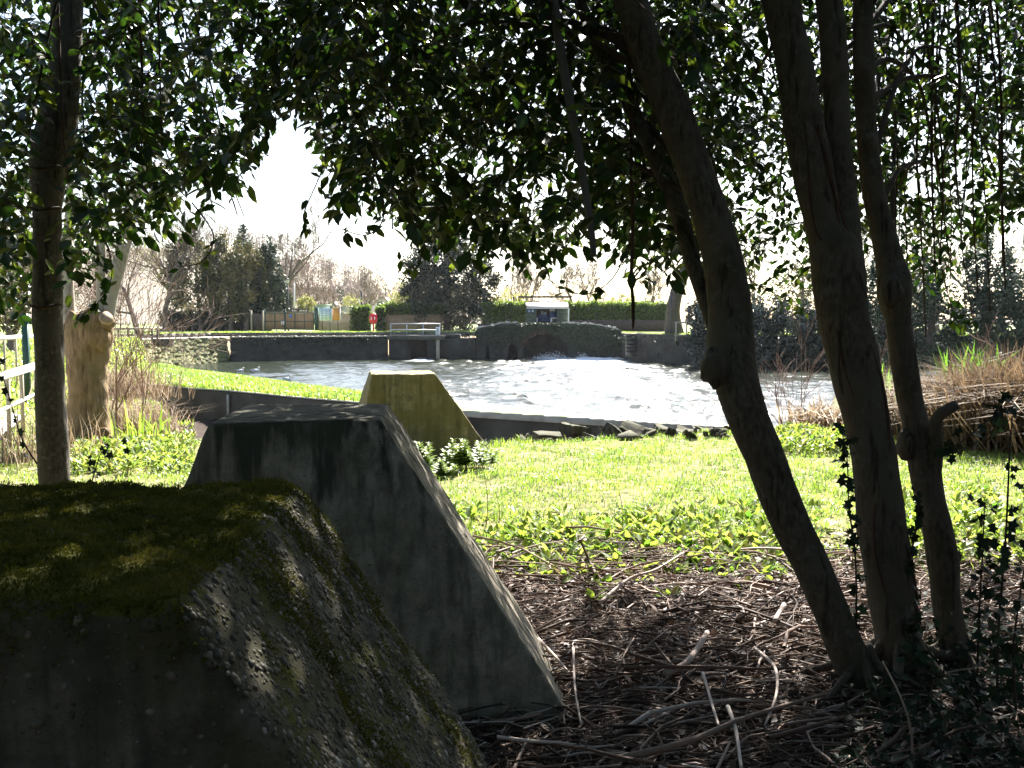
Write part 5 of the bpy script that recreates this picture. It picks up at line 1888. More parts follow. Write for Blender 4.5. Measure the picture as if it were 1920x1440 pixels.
def sprays(n, px, py, Y, L, leafL, r, owner, k=10, droop=0.55, tint=(0.05, 0.6), check=True, side=0.0, wide=1.0):
    O = np.stack([at(a, b, c) for a, b, c in zip(px, py, Y)])
    a = r.uniform(0, 2 * np.pi, n)
    D = np.stack([np.cos(a) * 0.8 + side, np.sin(a) * 0.8, r.normal(-0.15, 0.35, n)], 1)
    D /= np.linalg.norm(D, axis=1, keepdims=True)
    t = np.linspace(0.08, 1, k)[None, :, None]
    Ls = (L * r.uniform(0.6, 1.3, n))[:, None, None]
    curve = O[:, None] + D[:, None] * Ls * t + np.array([0, 0, -1.0]) * droop * Ls * t ** 2
    P = curve.reshape(-1, 3)
    T = D[:, None] + np.array([0, 0, -1.0]) * 2 * droop * t
    T = (T / np.linalg.norm(T, axis=2, keepdims=True)).reshape(-1, 3)
    m = len(P)
    S = np.cross(T, [0, 0, 1.0])
    S /= np.linalg.norm(S, axis=1, keepdims=True) + 1e-6
    sgn = np.tile(np.where(np.arange(k) % 2, 1, -1), n)[:, None]
    LD = T * 0.55 + S * sgn * r.uniform(0.5, 1.1, (m, 1)) + r.normal(0, 0.3, (m, 3)) + [0, 0, -0.35]
    NN = r.normal(0, 0.45, (m, 3)) + [0, -0.25, 0.85]
    tt = np.clip(np.repeat(r.uniform(*tint, n), k) + r.normal(0, 0.13, m), 0, 1)
    hi = r.random(m) < 0.12
    tt[hi] = r.uniform(0.8, 1, hi.sum())
    qx, qy = proj(P)
    keep = np.ones(m, bool)
    if check:
        keep &= qy < ybound(qx) + r.normal(8, 14, m)
        keep &= P[:, 1] - 1.15 * P[:, 2] < 6.55 + r.normal(0, 0.25, m)
    keep &= P[:, 2] > 0.3
    for rows, ya, yb2 in TRUNKS:
        rr_ = np.array(sorted(rows))
        xl, xr = np.interp(qy, rr_[:, 0], rr_[:, 1]), np.interp(qy, rr_[:, 0], rr_[:, 2])
        keep &= ~((qx > xl - 7) & (qx < xr + 7) & (P[:, 1] < max(ya, yb2) + 0.15) & (r.random(m) < 0.95))
    leaves(crown[owner], P[keep], LD[keep], NN[keep], leafL * r.uniform(0.5, 1.3, keep.sum()), tt[keep], 'leaf', wide)
    kk = keep.reshape(n, k).mean(1) > 0.5
    c0 = curve[kk]
    for i in range(0, k - 3, 3):
        segs(twigs[owner], c0[:, i], c0[:, min(i + 3, k - 1)], 0.0028 - 0.0002 * i, 0.0025 - 0.0002 * i, 3)


def region(n, x0, x1, Y0, Y1, owner, seed, L=0.42, leafL=0.068, top=-140, k=10, margin=45, gap=0.0, bias=1.0, tint=(0.05, 0.6), low=None, wide=1.0):
    r = np.random.default_rng(seed)
    px = r.uniform(x0, x1, n * 2)
    yb = ybound(px) if low is None else np.full(n * 2, float(low))
    py = top + (yb - margin - top) * r.random(n * 2) ** bias
    g = wig(px, py, 0.016, seed) + 0.6 * wig(px, py, 0.04, seed + 1)
    ok = g > gap - 0.55
    Y = r.uniform(Y0, Y1, n * 2)
    px, py, Y = px[ok][:n], py[ok][:n], Y[ok][:n]
    sprays(len(px), px, py, Y, L, leafL, r, owner, k, tint=tint, wide=wide)


# left tree
region(820, -150, 560, 5.2, 8.4, 'L', 201, gap=0.36, leafL=0.098)
region(300, -150, 330, 6.8, 8.8, 'L', 202, leafL=0.085, tint=(0.3, 0.8))
# middle: main canopy over the water
region(660, 560, 1340, 4.6, 6.6, 'A', 203, gap=0.42, leafL=0.096)
region(760, 580, 1360, 6.4, 9.0, 'A', 204, gap=0.4, leafL=0.094, tint=(0.15, 0.75))
region(60, 600, 780, 3.9, 4.6, 'A', 205, leafL=0.065)
region(430, 1180, 1640, 5.2, 8.6, 'B', 206, gap=0.12, tint=(0.1, 0.65))
region(270, 1300, 1620, 5.5, 8.0, 'B', 207, gap=0.05, low=330)
# right
region(820, 1560, 2150, 6.2, 9.2, 'C', 208, leafL=0.082, gap=0.34)
region(330, 1600, 2150, 5.4, 7.5, 'C', 209, low=280, leafL=0.07)


# leaves above the view: the same crowns carry on overhead
def overhead(n, x0, x1, owner, seed, leafL=0.11):
    r = np.random.default_rng(seed)
    P = np.column_stack([r.uniform(x0, x1, n * 4), r.uniform(-3.5, 12.5, n * 4), 3.4 + 4.2 * r.random(n * 4) ** 1.2])
    qx, qy = proj(P)
    ok = ((qy < -40) | (P[:, 1] < 0.6)) & (P[:, 1] - 1.15 * P[:, 2] < 6.2 + r.normal(0, 0.3, n * 4))
    g = wig(P[:, 0], P[:, 1], 0.8, seed) + 0.6 * wig(P[:, 0], P[:, 1], 2.1, seed + 1)
    P = P[ok & (g > -0.75)][:n]
    m = len(P)
    leaves(crown[owner], P, rdir(m, r) + [0, 0, -0.3], r.normal(0, 0.5, (m, 3)) + [0, 0, 0.8], leafL * r.uniform(0.7, 1.4, m), r.uniform(0.05, 0.6, m), 'leaf', 1.1)


overhead(12000, -7, -1.5, 'L', 301)
overhead(9500, -2.2, 2.5, 'A', 302)
overhead(4500, 0.5, 4.0, 'B', 303)
overhead(9000, 2.0, 8.5, 'C', 304)


def screen(n, x0, x1, y0, y1, z0, z1, owner, seed, leafL=0.2):
    r = np.random.default_rng(seed)
    P = np.column_stack([r.uniform(x0, x1, n), r.uniform(y0, y1, n), r.uniform(z0, z1, n)])
    qx, qy = proj(P)
    ok = (P[:, 1] < 0.3) | (qx < -120) | (qx > 2040)
    P = P[ok]
    m = len(P)
    leaves(crown[owner], P, rdir(m, r) + [0, 0, -0.4], rdir(m, r), leafL * r.uniform(0.7, 1.4, m), r.uniform(0.05, 0.5, m), 'leaf', 1.1)


# unseen leaf screens added behind, beside and above the camera to cut sky light
screen(14000, -8, 8, -5.5, -1.6, 0.1, 6.5, 'B', 311)
screen(9000, 3.6, 8.0, -3, 6.5, 0.3, 6.0, 'C', 312)
screen(8000, -8.5, -3.6, -3, 6.0, 0.5, 6.0, 'L', 313)
screen(9000, -8, 8, -5, 2.6, 3.6, 7.5, 'A', 314)


def sun_blocker(n, c, rad, owner, seed, leafL=0.1):  # extra leaf patch out of view, added to keep sun off the near blocks
    r = np.random.default_rng(seed)
    P = np.asarray(c) + rdir(n, r) * r.random((n, 1)) ** 0.45 * rad
    qx, qy = proj(P)
    P = P[(qy < -30) & (P[:, 1] - 1.15 * P[:, 2] < 6.4)]
    m = len(P)
    leaves(crown[owner], P, rdir(m, r) + [0, 0, -0.3], r.normal(0, 0.5, (m, 3)) + [0, 0, 0.8], leafL * r.uniform(0.7, 1.4, m), r.uniform(0.05, 0.6, m), 'leaf', 1.1)


sun_blocker(2000, (0.3, 6.2, 4.9), (1.7, 2.2, 1.0), 'A', 321)
sun_blocker(3000, (-0.5, 4.6, 4.0), (1.6, 1.6, 0.9), 'L', 322)


def limb(owner, P, r0, r1, mat='bark_dark', name='limb'):
    mb = MB()
    Q = spline(P, 6)
    tube(mb, Q, np.linspace(r0, r1, len(Q)), 7, lump=0.06)
    return obj(name, mb, M[mat], {'A': tA, 'B': tB, 'C': tC, 'L': tL}[owner], smooth=True)


# limbs that carry the crowns
def limbs(owner, n, x0, x1, y0, y1, Y0, Y1, src, seed, r0=0.022):
    r = np.random.default_rng(seed)
    for i in range(n):
        s_ = src[r.integers(int(len(src) * 0.62), int(len(src) * 0.97))]
        e = at(r.uniform(x0, x1), r.uniform(y0, y1), r.uniform(Y0, Y1))
        mid = (s_ + e) / 2 + np.array([r.normal(0, 0.15), r.normal(0, 0.15), np.linalg.norm(e - s_) * 0.16])
        limb(owner, [s_, s_ * 0.6 + mid * 0.4 + [0, 0, 0.1], mid, (mid + e) / 2 + [0, 0, 0.05], e], r0 * r.uniform(0.6, 1.1), 0.004)


limbs('L', 12, -100, 520, 60, 420, 5.4, 8.2, PL, 401)
limbs('A', 16, 620, 1250, 120, 460, 4.9, 8.5, PA, 402)
limbs('B', 8, 1250, 1560, 100, 480, 5.3, 8.0, PB, 403)
limbs('C', 12, 1640, 2000, 80, 430, 6.0, 8.8, PC, 404, 0.018)
# long thin hanging shoots inside the crowns
r = np.random.default_rng(77)
for i in range(46):
    if i < 18:
        ow, x, yb_ = 'A', r.uniform(640, 1290), r.uniform(250, 470)
    elif i < 24:
        ow, x, yb_ = 'L', r.uniform(-20, 420), r.uniform(180, 420)
    else:
        ow, x, yb_ = 'C', r.uniform(1640, 1930), r.uniform(380, 640)
    Y = r.uniform(5.2, 7.5) if ow != 'C' else r.uniform(5.6, 8.2)
    Pt = [at(x + r.normal(-15, 30), -160, Y + 0.3), at(x + r.normal(-6, 8), yb_ * 0.35, Y + 0.1), at(x + r.normal(0, 6), yb_ * 0.7, Y), at(x + r.normal(4, 8), yb_, Y)]
    limb(ow, Pt, r.uniform(0.006, 0.012), 0.004, 'bark_red', 'hanging_shoot')
for k, o in (('A', tA), ('B', tB), ('C', tC), ('L', tL)):
    obj('crown', crown[k], M['leaf'], o)  # these meshes also hold the added leaf screens and sun-blocking patches
    obj('twigs', twigs[k], M['bark_red'], o)

# free-hanging pieces that the photo shows one by one
mb = MB()
Pt = spline([at(1018, -120, 4.6), at(1038, 0, 4.6), at(1052, 100, 4.6), at(1070, 200, 4.6), at(1088, 300, 4.6), at(1104, 400, 4.6), at(1114, 482, 4.6)], 8)
tube(mb, Pt, np.interp(np.linspace(0, 1, len(Pt)), [0, 0.8, 1], [0.024, 0.019, 0.013]), 10, lump=0.1)
tag(obj('dead_branch', mb, M['dead_wood'], smooth=True, loc=Pt[-1]), 'grey dead branch hanging straight down through the leaves beside the leaning tree', 'branch')
hs = thing('hanging_stem', 'thin hanging stem with one broad leaf, ending above the far wall', 'branch', at(1187, 617, 5.0))
mb = MB()
Pt = spline([at(1178, -100, 5.0), at(1182, 200, 5.0), at(1186, 420, 5.0), at(1184, 520, 5.0), at(1187, 570, 5.0), at(1187, 618, 5.0)], 8)
tube(mb, Pt, np.interp(np.linspace(0, 1, len(Pt)), [0, 0.75, 0.93, 1], [0.009, 0.009, 0.008, 0.002]), 8, lump=0.1)
obj('stem', mb, M['bark_red'], hs, smooth=True)
mb = MB()
leaves(mb, [at(1184, 508, 4.98), at(1180, 470, 4.98), at(1192, 450, 4.97)], [[0.02, 0, -1], [-0.7, 0, -0.7], [0.7, 0, -0.6]], [[0, -1, 0.1]] * 3, [0.1, 0.07, 0.07], [0.3, 0.2, 0.5], 'leaf')
obj('leaf', mb, M['leaf'], hs)

# sprig of leaves against the shelter, separate low sprays that read on their own in the photo
r = np.random.default_rng(88)
for (ow, P, n_, ll) in (('A', [(1190, 430, 5.6), (1150, 520, 5.6), (1090, 552, 5.6), (1020, 520, 5.6)], 13, 0.068),
                        ('L', [(360, 380, 5.8), (400, 440, 5.7), (380, 490, 5.7), (335, 500, 5.7)], 10, 0.06),
                        ('A', [(800, 430, 5.4), (790, 480, 5.4), (775, 505, 5.4), (750, 485, 5.4)], 9, 0.066),
                        ('B', [(1340, 450, 6.2), (1400, 520, 6.2), (1470, 560, 6.2), (1520, 590, 6.2)], 22, 0.06),
                        ('L', [(590, 160, 5.2), (610, 290, 5.2), (570, 400, 5.2), (580, 440, 5.2)], 12, 0.06),
                        ('A', [(700, 300, 4.5), (720, 400, 4.5), (690, 440, 4.5), (640, 430, 4.5)], 16, 0.066),
                        ('L', [(180, 400, 6.4), (210, 500, 6.4), (190, 560, 6.3), (140, 600, 6.3)], 34, 0.07),
                        ('C', [(1760, 480, 6.3), (1780, 560, 6.3), (1800, 610, 6.3), (1830, 600, 6.3)], 24, 0.062)):
    Q = spline([at(*p) for p in P], 8)
    limb(ow, [at(*p) for p in P], 0.005, 0.002, 'bark_red', 'hanging_shoot')
    tt = r.uniform(0.35, 1, n_) ** 0.8
    idx = (tt * (len(Q) - 1)).astype(int)
    mb = MB()
    leaves(mb, Q[idx] + r.normal(0, 0.012, (n_, 3)), r.normal(0, 0.8, (n_, 3)) + [0, 0, -0.5], r.normal(0, 0.5, (n_, 3)) + [0, -0.8, 0.5], ll * r.uniform(0.7, 1.2, n_), np.clip(r.normal(0.62, 0.25, n_), 0, 1), 'leaf')
    obj('spray', mb, M['leaf'], {'A': tA, 'B': tB, 'C': tC, 'L': tL}[ow])

# --- pollard at the left
YP = 12.6
tp = thing('pollard', 'squat pollarded trunk with pale poles at the left behind the grey trunk', 'tree', (fx(166, YP), YP, 0))
rowsP = [(850, 118, 216), (820, 124, 206), (760, 127, 203), (700, 127, 202), (660, 124, 204), (630, 120, 211), (605, 124, 213), (590, 134, 205), (582, 146, 190)]
P_, R_ = px_path(rowsP, YP, YP, 5)
mb = MB()
bark_tube(mb, P_, R_, 2.2, 0.07, 40)
for (x, y, w_, h_) in ((200, 606, 13, 16), (138, 606, 14, 22), (168, 596, 16, 18), (190, 632, 18, 26)):
    add_knob(mb, at(x, y, YP - 0.12), np.array([w_, w_, h_]) * YP / FPX, x)
obj('trunk', mb, M['pollard'], tp, smooth=True)
for rows in ([(600, 190, 214), (560, 196, 220), (500, 208, 236), (440, 222, 250), (380, 236, 262), (300, 262, 284), (150, 312, 328)],
             [(606, 118, 142), (560, 117, 140), (500, 118, 138), (420, 120, 136), (330, 126, 140), (150, 140, 150)],
             [(592, 180, 198), (520, 181, 199), (440, 183, 198), (380, 188, 200), (250, 196, 206), (100, 205, 212)]):
    P_, R_ = px_path(rows, YP, YP + 0.4, 5)
    mb = MB()
    bark_tube(mb, P_, R_, rows[0][0], 0.03, 14)
    obj('pole', mb, M['pole_bark'], tp, smooth=True)
mb = MB()
c = at(199, 598, YP - 0.3)
tube(mb, [c, c + [0.02, -0.03, 0.02]], [0.085, 0.08], 14, lump=0.1)
obj('cut_face', mb, M['cut_wood'], tp)
mb = MB()
for i in range(16):
    a = i / 15
    add_knob(mb, at(178 + 22 * math.sin(i * 2.4), 846 - 38 * a + rng.normal(0, 3), YP - 0.22), np.array([1, 1, 1]) * rng.uniform(0.04, 0.08), i)
obj('burr', mb, M['pollard'], tp, smooth=True)

# ================================================================== GROUND COVER
def lawn():
    r = np.random.default_rng(501)
    n = 300000
    Y = 6.2 + 9.5 * r.random(n) ** 1.1
    X = (r.uniform(-0.58, 0.76, n)) * Y
    Z = gz(X, Y)
    dens = 0.5 + 0.55 * wig(X, Y, 1.1) + 0.5 * wig(X, Y, 3.1, 1) + 0.3 * wig(X, Y, 8, 4)
    lit = sst(7.6, 6.4, Y + 0.5 * wig(X, Y, 1.7)) * sst(-3.5, -2, X)
    ok = (Z > -0.22) & (r.random(n) < np.clip(dens, 0.12, 1)) & (r.random(n) > lit * 0.97)
    ok &= ~((X < left_edge(Y) - 0.2) & (r.random(n) < 0.4))
    X, Y, Z = X[ok], Y[ok], Z[ok]
    n = len(X)
    H = 0.055 + 0.03 * wig(X, Y, 1.9, 2) + 0.07 * np.clip(wig(X, Y, 4.1, 4) - 0.15, 0, 1) + r.uniform(-0.02, 0.03, n)
    edge = (Z < -0.03)
    H = np.where(edge, H * 1.8, H)
    t = np.clip(0.42 + 0.2 * wig(X, Y, 0.9, 5) + 0.12 * wig(X, Y, 4, 3) + r.normal(0, 0.17, n), 0, 0.93)
    dry = r.random(n) < 0.05 + 0.3 * np.clip(wig(X, Y, 1.3, 7) - 0.25, 0, 1)
    t[dry] = r.uniform(0.86, 1, dry.sum())
    mb = MB()
    blades(mb, np.column_stack([X, Y, Z - 0.005]), np.clip(H, 0.022, 0.2), 0.0055 + 0.0006 * Y / 2 * 0.5, r.uniform(0.2, 1.4, n), t, r)
    tag(obj('grass', mb, M['grass']), 'bright backlit lawn grass beyond the litter', 'grass', kind='stuff')
    # causeway grass
    n = 70000
    k = r.integers(0, 59, n)
    f = r.random(n)[:, None]
    a = nE[k] * (1 - f) + nE[k + 1] * f
    b_ = bE[k] * (1 - f) + bE[k + 1] * f
    g = r.random(n)[:, None] * 1.02 - 0.01
    P = a + (b_ - a) * g
    wdt = np.linalg.norm(b_ - a, axis=1)
    keep = (r.random(n) < wdt / 7) & (wdt > 2.5)
    P, g, wdt = P[keep], g[keep, 0], wdt[keep]
    z = -0.2 + 0.14 * np.sin(np.pi * np.clip(g, 0, 1)) * np.clip(wdt / 6, 0, 1)
    n = len(P)
    t = np.clip(0.45 + 0.2 * wig(P[:, 0], P[:, 1], 0.7) + r.normal(0, 0.15, n), 0, 0.95)
    mb = MB()
    edge = (g < 0.06)
    blades(mb, np.column_stack([P, z]), np.where(edge, 0.16, 0.1) * r.uniform(0.5, 1.3, n), 0.018, r.uniform(0.2, 1.2, n), t, r)
    tag(obj('grass', mb, M['grass']), 'sunlit grass growing on the causeway beside the pond', 'grass', kind='stuff')
    # far bank strip and left bank
    n = 16000
    X = r.uniform(-26, 34, n)
    yl = np.interp(X, far_line[:, 0], far_line[:, 1])
    Y = yl + 0.1 + r.uniform(0, 7, n)
    X2 = r.uniform(0, 1, 14000) * 8
    Y2 = r.uniform(15, 58, 14000)
    X2 = left_edge(Y2) + 0.5 - X2
    P = np.vstack([np.column_stack([X, Y, np.full(n, BANK)]), np.column_stack([X2, Y2, gz(X2, Y2)])])
    ok = ~((P[:, 0] > -20) & (P[:, 0] < -16) & (P[:, 1] > 77.3) & (P[:, 1] < 80.4))
    P = P[ok]
    n = len(P)
    mb = MB()
    blades(mb, P, r.uniform(0.05, 0.16, n), 0.05, r.uniform(0.2, 1.2, n), np.clip(r.normal(0.5, 0.2, n), 0, 1), r)
    tag(obj('grass', mb, M['grass']), 'thin strip of grass along the top of the far bank', 'grass', kind='stuff')


lawn()


def weeds():
    r = np.random.default_rng(511)
    mb = MB()
    n = 900
    Y = r.uniform(5.6, 8.2, n)
    px = r.uniform(840, 1560, n)
    X = (px - 960) / FPX * Y
    ok = (r.random(n) < np.interp(Y, [5.6, 6.1, 6.5, 7.2, 8.2], [0.03, 0.2, 0.75, 0.9, 0.12])) & (wig(X, Y, 1.6, 3) > -0.5)
    X, Y = X[ok], Y[ok]
    k = 6
    X, Y = np.repeat(X, k), np.repeat(Y, k)
    n = len(X)
    a = r.uniform(0, 2 * np.pi, n)
    D = np.column_stack([np.cos(a), np.sin(a), r.uniform(0.25, 1.5, n)])
    P = np.column_stack([X, Y, gz(X, Y)]) + D * [0.02, 0.02, 0.0] + [0, 0, 0.01]
    NN = np.column_stack([-np.cos(a) * 0.6, -np.sin(a) * 0.6, np.full(n, 1.0)])
    leaves(mb, P, D, NN, r.uniform(0.04, 0.12, n), np.clip(r.normal(0.5, 0.25, n), 0, 1), 'leaf', 0.85)
    # right-hand and left-hand patches
    for (x0, x1, Y0, Y1, cnt) in ((1640, 1960, 6.4, 8.8, 260), (130, 360, 10.0, 12.6, 500), (1460, 1620, 11.5, 13.8, 500)):
        m = cnt
        Yk = r.uniform(Y0, Y1, m)
        Xk = (r.uniform(x0, x1, m) - 960) / FPX * Yk
        Xk, Yk = np.repeat(Xk, 6), np.repeat(Yk, 6)
        m = len(Xk)
        a = r.uniform(0, 2 * np.pi, m)
        D = np.column_stack([np.cos(a), np.sin(a), r.uniform(0.2, 1.6, m)])
        P = np.column_stack([Xk, Yk, gz(Xk, Yk) + r.uniform(0, 0.12, m)])
        leaves(mb, P, D, np.column_stack([-np.cos(a) * 0.6, -np.sin(a) * 0.6, np.ones(m)]), r.uniform(0.04, 0.1, m), np.clip(r.normal(0.55, 0.25, m), 0, 1), 'leaf', 0.9)
    tag(obj('weeds', mb, M['weed']), 'broad-leaved yellow-green weeds along the edge of the litter', 'weeds', kind='stuff')


weeds()


def nettle(label, px, py, Y, H, seed, nst=4):
    r = np.random.default_rng(seed)
    p = at(px, py, Y)
    p[2] = float(gz(p[0], p[1]))
    t = thing('nettle', label, 'plant', p, 'nettles at the foot of the far block')
    ms, ml = MB(), MB()
    for s_ in range(nst):
        o = p + [r.normal(0, 0.07), r.normal(0, 0.06), -0.01]
        e = o + [r.normal(0, 0.05), r.normal(0, 0.05), H * r.uniform(0.7, 1.05)]
        Q = spline([o, (o + e) / 2 + [r.normal(0, 0.02), 0, 0], e], 5)
        tube(ms, Q, np.linspace(0.005, 0.002, len(Q)), 5)
        for k in range(3, len(Q)):
            f = k / (len(Q) - 1)
            for j in range(4 if k % 2 else 3):
                a = j * math.pi / 2 + k * 1.3 + r.normal(0, 0.3)
                D = np.array([math.cos(a), math.sin(a), 0.1 + 0.5 * f])
                leaves(ml, [Q[k]], [D], [[-0.2 * math.cos(a), -0.2 * math.sin(a), 1]], 0.05 + 0.055 * math.sin(math.pi * min(f + 0.15, 1)), np.clip(r.normal(0.3 + 0.3 * f, 0.12), 0, 1), 'leaf', 1.15)
    obj('stem', ms, M['weed'], t)
    obj('leaf', ml, M['weed'], t)


for i, (px, py, Y, H, lb) in enumerate(((800, 880, 10.4, 0.3, 'shaded nettle at the left foot of the olive block'), (835, 882, 10.3, 0.34, 'tall nettle in the middle of the clump by the olive block'),
                                        (862, 880, 10.5, 0.32, 'nettle catching sun in front of the olive block'), (893, 884, 10.4, 0.3, 'sunlit nettle near the right corner of the olive block'),
                                        (915, 886, 10.6, 0.24, 'small nettle at the outer right of the clump'), (818, 890, 10.0, 0.2, 'short dark nettle low in front of the clump'))):
    nettle(lb, px, py, Y, H, 600 + i, 5)
for (px, py, Y, H, lb) in ((912, 945, 7.6, 0.42, 'tall dry weed stalk beside the slope of the middle block'), (934, 955, 7.5, 0.3, 'shorter dry weed stalk beside the middle block'),
                           (1165, 1000, 7.3, 0.3, 'dry bent weed stalk standing in the lawn')):
    p = at(px, py + 25, Y)
    p[2] = float(gz(p[0], p[1]))
    mb = MB()
    Q = spline([p, p + [0.01, 0, H * 0.5], p + [-0.02, 0, H]], 5)
    tube(mb, Q, np.linspace(0.004, 0.0015, len(Q)), 5)
    for k in (4, 6, 8, 9):
        segs(mb, [Q[k]], [Q[k] + [rng.normal(0, 0.02), 0, 0.03]], 0.0015, 0.001, 4)
    tag(obj('dry_stalk', mb, M['bark_red'], loc=p), lb, 'plant')


def litter():
    r = np.random.default_rng(521)
    n = 8000
    Y = 2.6 + 4.5 * r.random(n) ** 1.15
    px = r.uniform(740, 2400, n)
    X = (px - 960) / FPX * Y
    ok = (Y + 0.35 * wig(X, Y, 1.9) < 6.65 + 0.9 * (r.random(n) < 0.25)) & ~((px > 1640) & (Y < 4.6) & (r.random(n) < 0.6))
    X, Y = X[ok], Y[ok]
    n = len(X)
    L = np.exp(r.normal(math.log(0.16), 0.66, n)).clip(0.05, 0.75)
    a = np.where(r.random(n) < 0.6, r.normal(0.15, 0.5, n), r.uniform(0, np.pi, n))
    tl = r.normal(0, 0.085, n)
    D = np.column_stack([np.cos(a), np.sin(a), tl])
    S = np.column_stack([-np.sin(a), np.cos(a), 0 * a])
    z0 = gz(X, Y) + 0.008 + 0.032 * r.random(n) + np.abs(tl) * L / 2
    c = np.column_stack([X, Y, z0])
    bow = r.normal(0, 0.09, n)[:, None] * L[:, None]
    bow2 = np.abs(r.normal(0, 0.035, n)) * L
    rad = (0.002 + 0.0066 * r.random(n) ** 2.2) * (0.7 + L)
    t = np.clip(r.beta(1.3, 2.2, n) + np.where(r.random(n) < 0.2, 0.5, 0), 0, 1)
    mb = MB()
    pts = []
    K = 5
    for i in range(K):
        u = i / (K - 1) * 2 - 1
        pts.append(c + D * (u * L / 2)[:, None] + S * bow * (1 - u * u) + np.array([0, 0, 1.0]) * (bow2 * (1 - u * u))[:, None] + r.normal(0, 0.022, (n, 3)) * [1, 1, 0.4] * L[:, None])
    for i in range(K - 1):
        segs(mb, pts[i], pts[i + 1], rad * (1 - 0.12 * i), rad * (1 - 0.12 * (i + 1)), 5, t)
    m = 15000
    Yc = 2.6 + 4.3 * r.random(m)
    Xc = (r.uniform(740, 2400, m) - 960) / FPX * Yc
    ac = r.uniform(0, 2 * np.pi, m)
    Lc = r.uniform(0.012, 0.05, m)[:, None]
    Dc = np.column_stack([np.cos(ac), np.sin(ac), r.normal(0, 0.25, m)]) * Lc
    Pc = np.column_stack([Xc, Yc, gz(Xc, Yc) + 0.008 + 0.035 * r.random(m)])
    segs(mb, Pc - Dc, Pc + Dc, r.uniform(0.001, 0.0042, m), r.uniform(0.001, 0.0035, m), 4, np.clip(r.beta(1.2, 1.6, m), 0, 1))
    tag(obj('twig_litter', mb, M['twig']), 'dense litter of dry twigs covering the shaded ground', 'litter', kind='stuff')
    n = 9500
    Y = 2.6 + 4.6 * r.random(n)
    X = (r.uniform(740, 2400, n) - 960) / FPX * Y
    P = np.column_stack([X, Y, gz(X, Y) + r.uniform(0.004, 0.04, n)])
    mb = MB()
    leaves(mb, P, rdir(n, r) * [1, 1, 0.25], r.normal(0, 0.35, (n, 3)) + [0, 0, 1], r.uniform(0.02, 0.075, n), r.beta(1.5, 2, n), 'leaf', 0.9)
    tag(obj('dead_leaves', mb, M['dead_leaf']), 'brown dead leaves scattered among the twigs', 'leaf litter', kind='stuff')


litter()


def stick(label, pts, r0, r1, mat='twig', tint=0.8):
    P = []
    for (px, py, h) in pts:
        q = on(px, py, h)
        P.append(q)
    Q = spline(P, 6)
    mb = MB()
    tube(mb, Q, np.linspace(r0, r1, len(Q)), 8, tint, lump=0.08)
    tag(obj('fallen_stick', mb, M[mat], smooth=True, loc=Q[0]), label, 'stick', 'larger sticks lying on the litter')


stick('long pale bent stick pointing up towards the sunlit weeds', [(1125, 1130, .03), (1180, 1085, .05), (1230, 1068, .06), (1282, 1036, .1)], 0.011, 0.006)
stick('short dark stick standing up at the edge of the weeds', [(1120, 1082, .02), (1104, 1050, .06), (1088, 1012, .2)], 0.011, 0.007, tint=0.25)
stick('long brown stick running across the bottom towards the right trunks', [(1150, 1425, .03), (1290, 1390, .05), (1400, 1345, .06), (1550, 1300, .05)], 0.014, 0.007, tint=0.55)
stick('pale stick lying steeply near the bottom centre', [(1365, 1325, .06), (1380, 1370, .05), (1390, 1440, .04)], 0.009, 0.006, tint=1)
stick('pale thin stick lying upright left of the bottom centre stick', [(1318, 1262, .07), (1332, 1310, .05), (1348, 1362, .04)], 0.007, 0.005, tint=0.95)
stick('pale curved stick arching on the litter left of the leaning trunk', [(1415, 1215, .05), (1452, 1250, .1), (1456, 1300, .08), (1434, 1360, .03)], 0.008, 0.005, tint=0.9)
stick('thick peeled grey-brown stick in the middle of the litter', [(1246, 1262, .03), (1290, 1240, .05), (1326, 1186, .07)], 0.016, 0.013, tint=0.8)
stick('long dark stick lying level across the middle of the litter', [(1170, 1252, .05), (1300, 1250, .06), (1420, 1254, .07), (1500, 1252, .05)], 0.009, 0.006, tint=0.4)
stick('pale forked-looking twig beside the foot of the middle block', [(1010, 1198, .05), (1040, 1230, .05), (1064, 1258, .04)], 0.008, 0.005, tint=0.95)
stick('thin pale stick lying down from the middle block corner', [(1075, 1215, .06), (1078, 1290, .04), (1090, 1360, .03)], 0.006, 0.004, tint=0.9)
stick('stout grey stick lying below the weeds near the right end', [(1470, 1134, .05), (1452, 1165, .05)], 0.013, 0.012, tint=0.9)

# --- ivy, undergrowth and saplings round the right-hand trunks
r = np.random.default_rng(531)
mb = MB()
n = 4400
Y = r.uniform(2.7, 5.4, n)
px = r.uniform(1500, 2250, n)
lim = np.interp(px, [1500, 1620, 1700, 1900], [3.0, 3.6, 4.6, 5.4])
ok = Y < lim + 0.3
X = (px[ok] - 960) / FPX * Y[ok]
Y = Y[ok]
n = len(X)
P = np.column_stack([X, Y, gz(X, Y) + 0.02 + 0.32 * r.random(n) ** 1.6 * np.clip(0.4 + wig(X, Y, 2.3), 0.1, 1)])
leaves(mb, P, rdir(n, r) + [0, -0.3, -0.1], r.normal(0, 0.4, (n, 3)) + [0, -0.4, 0.8], r.uniform(0.02, 0.05, n), r.random(n), 'ivy')
tag(obj('ivy_undergrowth', mb, M['ivy']), 'dark ivy undergrowth around the feet of the right trunks', 'ivy', kind='stuff')


